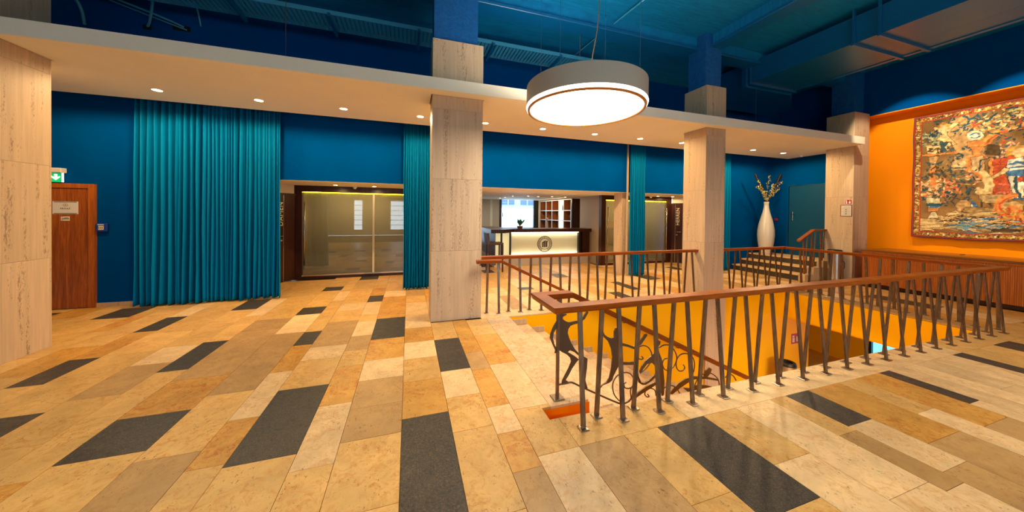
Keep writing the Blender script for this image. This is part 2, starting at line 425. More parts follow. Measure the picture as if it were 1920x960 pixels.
# stair head landing, well borders
tiles.append(([(1.13, SLY1), (1.49, SLY1), (1.49, 3.55), (1.13, 3.55)], 'S'))
tiles.append(([(1.13, 3.55), (1.49, 3.55), (1.49, 4.69), (1.13, 4.69)], 'S'))
tiles.append(([(1.13, 1.917), (2.118, 1.917), (2.118, WY0), (SLX1-0.06, WY0), (SLX1-0.06, SLY0), (1.13, SLY0)], 'T'))
for x0, x1 in ((2.118, 3.505), (3.505, 4.9), (4.9, 6.3), (6.3, 7.74), (7.74, 9.0)):
    tiles.append(([(x0, 1.917), (x1, 1.917), (x1, WY0), (x0, WY0)], 'W' if x0 < 5 else 'T'))
for y0, y1 in ((WY0, 3.5), (3.5, 4.69)): tiles.append(([(7.74, y0), (8.12, y0), (8.12, y1), (7.74, y1)], 'B'))
for x0, x1 in ((1.06, 2.4), (2.4, 3.9), (3.9, 5.47), (5.975, 7.0), (7.0, 8.12)): tiles.append(([(x0, 4.69), (x1, 4.69), (x1, 5.0), (x0, 5.0)], 'W'))
# planks between the back railing and the bar
for x0, x1 in zip(CX, CX[1:]):
    y = 5.0 if x0 >= 1.06 else 5.2
    end = 9.2 if 1.3 < x0 < 5.6 else 8.58
    if x0 > 8.4: end = 7.0
    while y < end-0.05:
        y1 = min(end, y+random.choice((0.45, 0.6, 0.7, 0.9))); c = random.choice('TTTWWOB')
        d = CDARK.get(x0)
        if d:
            if y < d[0] < y1: y1 = d[0]
            elif abs(y-d[0]) < 1e-6: y1 = d[1]; c = 'D'
        if end-y1 < 0.2: y1 = end
        tiles.append(([(x0, y), (x1, y), (x1, y1), (x0, y1)], c)); y = y1
# planks right of the well
for x0, x1 in ((8.12,8.5),(8.5,8.75),(8.75,9.2),(9.2,9.55),(9.55,10.02)):
    y = WY0; first = True
    while y < 5.15:
        y1 = min(5.2, y+random.choice((0.6, 0.8, 1.1))); c = random.choice('TTWWO')
        if x0 == 8.75 and first: y1 = 3.0; c = 'W'
        elif x0 == 8.75 and y < 3.9: y1 = 3.9; c = 'D'
        first = False
        if 5.2-y1 < 0.2: y1 = 5.2
        tiles.append(([(x0, y), (x1, y), (x1, y1), (x0, y1)], c)); y = y1
KEY['S'] = 'stair_stone'
GAP = 0.0016
def shrink(poly):
    cx = sum(p[0] for p in poly)/len(poly); out = []
    n = len(poly)
    for i, (x, y) in enumerate(poly):
        p0, p2 = poly[i-1], poly[(i+1) % n]
        d1 = Vector((x-p0[0], y-p0[1])).normalized(); d2 = Vector((p2[0]-x, p2[1]-y)).normalized()
        nn = Vector((-d1.y, d1.x)) + Vector((-d2.y, d2.x)); out.append((x+nn.x*GAP, y+nn.y*GAP))
    return out
def shown(poly):
    xs = []; ys = []
    for x, y in poly:
        c = Vector((x, y, -EYE)); dz = c.dot(_f)
        if dz < 0.25: return 1e6 if max(p[1] for p in poly) > 0.9 and abs(x) < 2.5 else 0
        xs.append(960+FPX*c.dot(_r)/dz); ys.append(CYPX+FPX*c.dot(_d)/dz)
    w = min(1920, max(xs))-max(0, min(xs)); h = min(960, max(ys))-max(0, min(ys))
    return w*h if w > 0 and h > 0 else 0
order = sorted(tiles, key=lambda t: -shown(t[0]))
tile_meshes = {}
rest = MB(); rest_mats = list(KEY.values())
for k, (poly, c) in enumerate(order):
    p = shrink(poly)
    if k < 290 and shown(poly) > 60:
        cx = sum(q[0] for q in p)/len(p); cy = sum(q[1] for q in p)/len(p); dz = random.uniform(-0.0006, 0.0006)
        mb = MB(); mb.prism([(x-cx, y-cy) for x, y in p], -0.0215, 0.0)
        o = mb.build('floor_tile', M[KEY[c]]); o.parent = floor; o.location = (cx, cy, dz)
    else:
        rest.prism(p, -0.0215, -0.0003, rest_mats.index(KEY[c]))
fr = rest.build('floor_tile_field', [M[m] for m in rest_mats], floor); fr['kind'] = 'stuff'

# lining of the slot beside the stair head
b = MB()
b.box(SLX0, SLX1+0.1, SLY1, SLY1+0.02, -0.5, -0.022); b.box(SLX0-0.02, SLX0, SLY0-0.02, SLY1+0.02, -0.5, -0.022)
b.box(SLX0, SLX1+0.1, SLY0-0.03, SLY0-0.01, -0.5, -0.022); b.box(SLX0, SLX1+0.1, SLY0-0.02, SLY1, -0.5, -0.48)
struct(b, 'trim_1', M['orange_paint'], 'orange painted lining of the small floor slot')

# ================================================================ STAIRWELL AND LOWER HALL
LZ = -2.2; RISE = 0.1467; RUN = 0.30
stairs = empty('staircase', (WX0, 3.5, LZ), 'limestone stair descending between orange walls', None, None, 'structure')
for k in range(14):
    x0 = WX0+RUN*k; z = -RISE*(k+1)
    MB().bbox(x0-0.0, x0+RUN+0.02, 2.42, WY1, z-0.05, z, 0.004).build('step_tread', M['stair_stone'], stairs)
    MB().box(x0-0.012, x0+0.006, 2.43, WY1, z, z+RISE-(0.05 if k else 0.022)).build('step_riser', M['stair_stone'], stairs)
    MB().bbox(x0+0.01, x0+RUN-0.002, WY1-0.016, WY1-0.001, z+0.002, z+0.088, 0.003).build('skirting_block', M['travertine_step'], stairs)
b = MB(); b.prism_y([(WX0, -RISE-0.06), (WX0+RUN*14, -RISE*15-0.02), (WX0+RUN*14, LZ-0.1), (WX0+RUN*13, LZ-0.1), (WX0, -RISE-0.36)], 2.44, WY1-0.02)
b.build('stair_flank', M['stairwell_paint'], stairs)
b = MB()
b.box(1.47, 8.58, WY1, WY1+0.06, LZ, -0.026); b.box(8.52, 8.58, WY1+0.06, 6.4, LZ, -0.56); b.box(8.58, 12.0, 6.4, 6.46, LZ, -0.56)
struct(b, 'wall_stairwell', M['stairwell_paint'], 'bright orange far wall of the stairwell')
b = MB(); b.box(WX1, WX1+0.06, WY0, WY1, -0.56, -0.026); b.box(1.47, WX1, WY0-0.07, WY0-0.01, -0.56, -0.03); b.box(WX1+0.06, 12.3, -1.0, 6.46, -0.60, -0.56)
b.box(0.9, WX1, -1.0, WY0-0.07, -0.60, -0.56)
struct(b, 'wall_stairwell_edge', M['stairwell_paint'], 'orange slab edge around the stairwell opening')
struct(MB().box(0.9, 12.3, -1.0, 6.46, LZ-0.1, LZ), 'floor_lower', M['tile_tan'], 'stone floor of the lower hall')
b = MB(); b.box(0.9, 0.96, -1.0, 4.75, LZ, -0.3); b.box(0.9, 12.3, -1.06, -1.0, LZ, -0.3)
b.box(11.0, 11.06, -1.0, 2.9, LZ, -0.56); b.box(11.0, 11.06, 4.77, 6.46, LZ, -0.56)
struct(b, 'wall_lower', M['stairwell_paint'], 'orange walls of the lower hall')
struct(MB().box(11.02, 11.03, 2.9, 4.77, LZ, -0.56), 'window_1', M['blue_pane'], 'pale blue glazed opening of the lower hall')
b = MB(); b.box(10.99, 11.07, 2.9, 4.77, LZ, LZ+0.06); b.box(10.99, 11.07, 4.71, 4.77, LZ, -0.56); b.box(10.99, 11.07, 4.2, 4.24, LZ, -0.56); b.build('window_frame', M['dark_metal'], bpy.data.objects['window_1'])
lamp('lower_hall_fill', 'AREA', (6.3, 2.0, -0.62), 70, NEUTRAL, (6.3, 2.6, -3), shape='RECTANGLE', size=1.2, size_y=0.3)  # added fill light brightening the stairwell, has no fixture

# ================================================================ WALLS
YB = 7.0
b = MB(); b.box(-6.6, -2.75, YB, YB+0.2, 0, 5.19); b.box(-2.75, 8.75, YB, YB+0.2, 2.185, 5.19); b.box(8.75, 10.95, YB, YB+0.2, 0, 5.19)
struct(b, 'wall_back', M['blue_paint'], 'deep blue back wall of the foyer')
struct(MB().box(-4.82, -4.2, YB-0.014, YB, 0, 0.065), 'baseboard_back', M['travertine_step'], 'low pale stone skirting between door and curtain')
struct(MB().box(10.75, 10.95, 5.26, YB, 0, 5.19), 'wall_right', M['blue_paint'], 'blue end wall behind the vase')
struct(MB().box(10.75, 11.2, -6.5, 5.26, 4.08, 5.19), 'wall_bulkhead', M['blue_paint'], 'blue bulkhead above the orange niche')
b = MB(); b.box(11.07, 11.2, -6.5, 5.4, 0, 4.08); b.box(10.75, 11.07, 5.30, 5.40, 0, 4.08)
struct(b, 'wall_orange', M['orange_paint'], 'bright orange wall behind the tapestry')
struct(MB().box(10.752, 11.07, -6.5, 5.30, 4.06, 4.0795), 'trim_2', M['orange_paint'], 'orange underside of the bulkhead')
struct(MB().box(-6.8, -6.6, -6.5, 7.2, 0, 5.19), 'wall_left', M['blue_paint'], 'blue side wall')
# wall behind the viewer with tall windows
WINS = [(-3.52,-3.0),(-1.2,0.9),(1.5,3.6),(4.2,6.3)]
b = MB(); xs = [-6.8]+[q for w in WINS for q in w]+[12.0]
for i in range(0, len(xs), 2): b.box(xs[i], xs[i+1], -6.7, -6.5, 0, 5.19)
for w in WINS: b.box(w[0], w[1], -6.7, -6.5, 0, 0.35); b.box(w[0], w[1], -6.7, -6.5, 2.4, 5.19)
struct(b, 'wall_front', M['beige_paint'], 'pale window wall opposite the back wall')
for i, w in enumerate(WINS):
    o = struct(MB().box(w[0], w[1], -6.61, -6.60, 0.35, 2.4), 'window_%d' % (i+2), M['window_glass'], 'tall window with thin horizontal bars')
    b = MB()
    for k in range(7): b.box(w[0], w[1], -6.64, -6.57, 0.35+k*0.335, 0.375+k*0.335)
    b.build('window_bars', M['dark_metal'], o)

# ================================================================ CEILINGS AND BEAMS
struct(MB().box(-6.8, 12.0, -6.7, 7.2, 5.19, 5.3), 'ceiling', M['blue_concrete'], 'blue painted board-marked concrete ceiling')
def beam(name, label, x0, x1, y0, y1, along):
    e = empty(name, ((x0+x1)/2, (y0+y1)/2, 4.93), label, None, None, 'structure')
    if along == 'X':
        MB().box(x0, x1, y0+0.05, y1-0.05, 4.985, 5.19).build('beam_web', M['blue_concrete'], e)
        MB().bbox(x0, x1, y0, y1, 4.93, 4.985, 0.006).build('beam_flange', M['blue_metal'], e)
    else:
        MB().box(x0+0.05, x1-0.05, y0, y1, 4.985, 5.19).build('beam_web', M['blue_concrete'], e)
        MB().bbox(x0, x1, y0, y1, 4.93, 4.985, 0.006).build('beam_flange', M['blue_metal'], e)
beam('ceiling_beam_long', 'blue steel beam running along the pillar line', -6.6, 5.54, 4.95, 5.27, 'X')
beam('ceiling_beam_long', 'blue steel beam beyond the slim pillar', 5.95, 10.4, 4.95, 5.27, 'X')
for x in (0.50, 5.655, -4.5): beam('ceiling_beam_cross', 'blue steel cross beam over the foyer', x, x+0.30, -6.5, 4.84, 'Y')

# soffit: floating white panel with openings round the pillars
SZ0, SZ1, SY0, SY1 = 3.31, 3.477, 4.53, 6.47
b = MB()
holes = [(-4.72, -3.925, 4.645, 5.17), (0.30, 1.078, 4.73, 5.215), (5.455, 5.99, 4.685, 5.235)]
x = -6.6
for hx0, hx1, hy0, hy1 in holes:
    b.box(x, hx0, SY0, SY1, SZ0, SZ1); b.box(hx0, hx1, SY0, hy0, SZ0, SZ1); b.box(hx0, hx1, hy1, SY1, SZ0, SZ1); x = hx1
b.box(x, 10.15, SY0, SY1, SZ0, SZ1); b.box(10.15, 10.73, 5.28, SY1, SZ0, SZ1)
sof = struct(b, 'ceiling_soffit', M['white_paint'], 'long white suspended ceiling panel above the back of the foyer')
for x in (-4.62, -1.66, 3.0, 7.6): MB().tube([(x, 5.25, 3.47), (x, 5.25, 5.19)], 0.004, 6).build('hanger_rod', M['twig'], sof)

# ================================================================ PILLARS
def pillar(label, x0, x1, y0, y1, z0, zc, joints, blue, faces='FLR', extra=None):
    e = empty('pillar', ((x0+x1)/2, (y0+y1)/2, z0), label, None, None, 'structure'); th = 0.02
    MB().box(x0+th, x1-th, y0+th, y1-th, z0, zc-0.01).build('pillar_core', M['dark_gap'], e)
    zs = [z0]+sorted(joints)+[zc]; g = 0.0012
    for a, c in zip(zs, zs[1:]):
        a2 = a+g if a > z0 else a; c2 = c-g if c < zc else c
        MB().box(x0, x1, y0, y0+th, a2, c2).build('stone_slab', M['travertine'], e)
        MB().box(x0, x1, y1-th, y1, a2, c2).build('stone_slab', M['travertine'], e)
        MB().box(x0, x0+th, y0+th+g, y1-th-g, a2, c2).build('stone_slab', M['travertine'], e)
        MB().box(x1-th, x1, y0+th+g, y1-th-g, a2, c2).build('stone_slab', M['travertine'], e)
    if blue:
        bx0, bx1, by0, by1 = blue
        MB().box(bx0, bx1, by0, by1, zc-0.01, 5.19).build('blue_column', M['blue_rough'], e)
    return e
pillar('broad travertine pillar cut by the picture edge', -4.70, -3.94, 4.66, 5.155, 0, 4.132, [1.03, 2.09, 3.14], (-4.6, -4.0, 4.72, 5.1))
pillar('broad travertine pillar standing before the short curtain', 0.316, 1.062, 4.747, 5.197, 0, 4.132, [1.036, 2.10, 3.12], (0.335, 0.985, 4.80, 5.15))
pillar('slim travertine pillar rising out of the stairwell', 5.47, 5.975, 4.70, 5.22, -2.2, 4.132, [-1.1, 0.0, 1.07, 2.10, 3.155], (5.53, 5.94, 4.79, 5.19))
pillar('travertine pillar with safety signs beside the orange wall', 10.16, 10.75, 4.72, 5.26, 0, 4.132, [1.055, 2.09, 3.10], (10.35, 10.75, 4.83, 5.26))
MB().box(5.49, 5.99, 4.655, 4.70, -2.2, -0.022).build('stone_slab', M['travertine'], bpy.data.objects['pillar.002'])

FIG={
 'dancer1':[[(1.237, 0.735), (1.32, 0.727), (1.32, 0.718), (1.284, 0.703), (1.284, 0.684), (1.311, 0.663), (1.342, 0.65), (1.379, 0.652), (1.437, 0.66), (1.48, 0.68), (1.522, 0.734), (1.539, 0.723), (1.501, 0.664), (1.448, 0.633), (1.39, 0.627), (1.358, 0.616), (1.338, 0.59), (1.333, 0.557), (1.349, 0.509), (1.376, 0.454), (1.409, 0.402), (1.452, 0.359), (1.496, 0.329), (1.534, 0.305), (1.53, 0.219), (1.515, 0.116), (1.538, 0.04), (1.516, 0.039), (1.493, 0.119), (1.497, 0.224), (1.501, 0.29), (1.452, 0.335), (1.398, 0.382), (1.356, 0.402), (1.335, 0.39), (1.367, 0.37), (1.41, 0.341), (1.447, 0.31), (1.421, 0.287), (1.379, 0.236), (1.348, 0.184), (1.318, 0.146), (1.355, 0.117), (1.282, 0.123), (1.287, 0.141), (1.317, 0.193), (1.348, 0.245), (1.373, 0.298), (1.362, 0.333), (1.325, 0.37), (1.273, 0.4), (1.247, 0.422), (1.241, 0.493), (1.239, 0.623), (1.219, 0.602), (1.199, 0.576), (1.192, 0.526), (1.205, 0.478), (1.231, 0.424), (1.232, 0.401), (1.211, 0.394), (1.216, 0.417), (1.19, 0.471), (1.164, 0.529), (1.169, 0.566), (1.198, 0.632), (1.233, 0.684)]],
 'dancer2':[[(1.685, 0.554), (1.709, 0.503), (1.738, 0.48), (1.778, 0.461), (1.813, 0.467), (1.812, 0.516), (1.829, 0.549), (1.852, 0.554), (1.864, 0.531), (1.862, 0.471), (1.878, 0.41), (1.973, 0.378), (2.034, 0.351), (2.094, 0.384), (2.155, 0.454), (2.186, 0.453), (2.186, 0.441), (2.119, 0.366), (2.046, 0.324), (1.961, 0.36), (1.872, 0.385), (1.864, 0.321), (1.869, 0.241), (1.916, 0.222), (1.988, 0.21), (2.048, 0.212), (2.061, 0.19), (2.074, 0.142), (2.094, 0.063), (2.126, -0.003), (2.095, 0.007), (2.063, 0.083), (2.043, 0.177), (1.988, 0.185), (1.911, 0.196), (1.869, 0.201), (1.841, 0.155), (1.807, 0.101), (1.801, 0.072), (1.767, 0.052), (1.699, 0.039), (1.666, 0.01), (1.665, 0.029), (1.738, 0.062), (1.767, 0.097), (1.788, 0.183), (1.798, 0.28), (1.785, 0.356), (1.75, 0.434), (1.709, 0.473), (1.686, 0.5)]],
 'dancer3':[[(2.27, 0.343), (2.282, 0.368), (2.314, 0.385), (2.347, 0.366), (2.341, 0.34), (2.315, 0.317), (2.336, 0.252), (2.363, 0.196), (2.384, 0.099), (2.4, -0.035), (2.396, -0.166), (2.376, -0.174), (2.355, -0.065), (2.32, 0.055), (2.287, 0.133), (2.248, 0.17), (2.191, 0.167), (2.142, 0.123), (2.112, 0.086), (2.105, 0.102), (2.129, 0.15), (2.172, 0.201), (2.234, 0.234), (2.278, 0.27), (2.29, 0.315)], [(2.088, 0.028), (2.126, -0.003), (2.157, -0.013), (2.213, 0.004), (2.288, 0.055), (2.308, 0.036), (2.245, -0.006), (2.176, -0.032), (2.132, -0.025), (2.095, 0.002)], [(2.054, -0.13), (2.09, -0.09), (2.176, -0.052), (2.29, -0.024), (2.309, -0.047), (2.214, -0.084), (2.134, -0.112), (2.073, -0.138)]],
 'leaf':[[(2.461, -0.167), (2.514, -0.122), (2.58, -0.079), (2.668, -0.05), (2.772, -0.041), (2.93, -0.067), (3.115, -0.123), (3.116, -0.14), (2.93, -0.09), (2.787, -0.073), (2.69, -0.096), (2.601, -0.131), (2.501, -0.179)], [(2.636, -0.136), (2.719, -0.155), (2.817, -0.138), (2.932, -0.156), (3.028, -0.188), (2.918, -0.187), (2.811, -0.198), (2.706, -0.191)], [(2.915, -0.06), (2.929, -0.006), (2.986, 0.019), (3.016, -0.002), (2.995, -0.044), (2.959, -0.072)]],
}
SCR={
 'base':[(1.251, 0.114), (1.318, 0.113), (1.381, 0.112), (1.462, 0.067), (1.621, -0.022), (1.816, -0.129), (1.905, -0.169), (1.97, -0.166), (2.018, -0.139)],
 's1':[(2.127, 0.247), (2.146, 0.225), (2.122, 0.218), (2.085, 0.238), (2.065, 0.286), (2.089, 0.334), (2.144, 0.348), (2.207, 0.32), (2.246, 0.253), (2.235, 0.182), (2.186, 0.127), (2.112, 0.086)],
 's2':[(2.335, 0.304), (2.393, 0.323), (2.465, 0.31), (2.526, 0.249), (2.555, 0.171), (2.523, 0.1), (2.457, 0.067), (2.404, 0.085), (2.377, 0.142), (2.396, 0.181), (2.435, 0.187)],
 's3':[(2.638, 0.095), (2.659, 0.065), (2.632, 0.037), (2.584, 0.043), (2.55, 0.091), (2.555, 0.16), (2.602, 0.202), (2.677, 0.203), (2.747, 0.167), (2.784, 0.097), (2.778, 0.016), (2.744, -0.039)],
 's4':[(1.955, 0.023), (1.931, 0.012), (1.944, -0.025), (1.992, -0.038), (2.04, -0.015), (2.039, 0.046), (1.99, 0.104), (1.918, 0.119), (1.848, 0.095), (1.808, 0.031), (1.821, -0.06), (1.881, -0.135), (1.958, -0.169), (2.012, -0.143), (2.005, -0.065), (2.028, -0.024), (2.077, -0.011)],
 's5':[(2.203, -0.129), (2.222, -0.153), (2.197, -0.154), (2.171, -0.124), (2.189, -0.085), (2.24, -0.078), (2.291, -0.107), (2.305, -0.162)],
 's6':[(2.356, -0.139), (2.407, -0.1), (2.486, -0.091), (2.554, -0.123), (2.596, -0.184)],
 's7':[(2.804, -0.224), (2.796, -0.135), (2.844, -0.071), (2.929, -0.034), (3.025, -0.053), (3.108, -0.122), (3.132, -0.199)],
 's8':[(3.214, -0.121), (3.259, -0.094), (3.321, -0.114), (3.37, -0.174)],
}
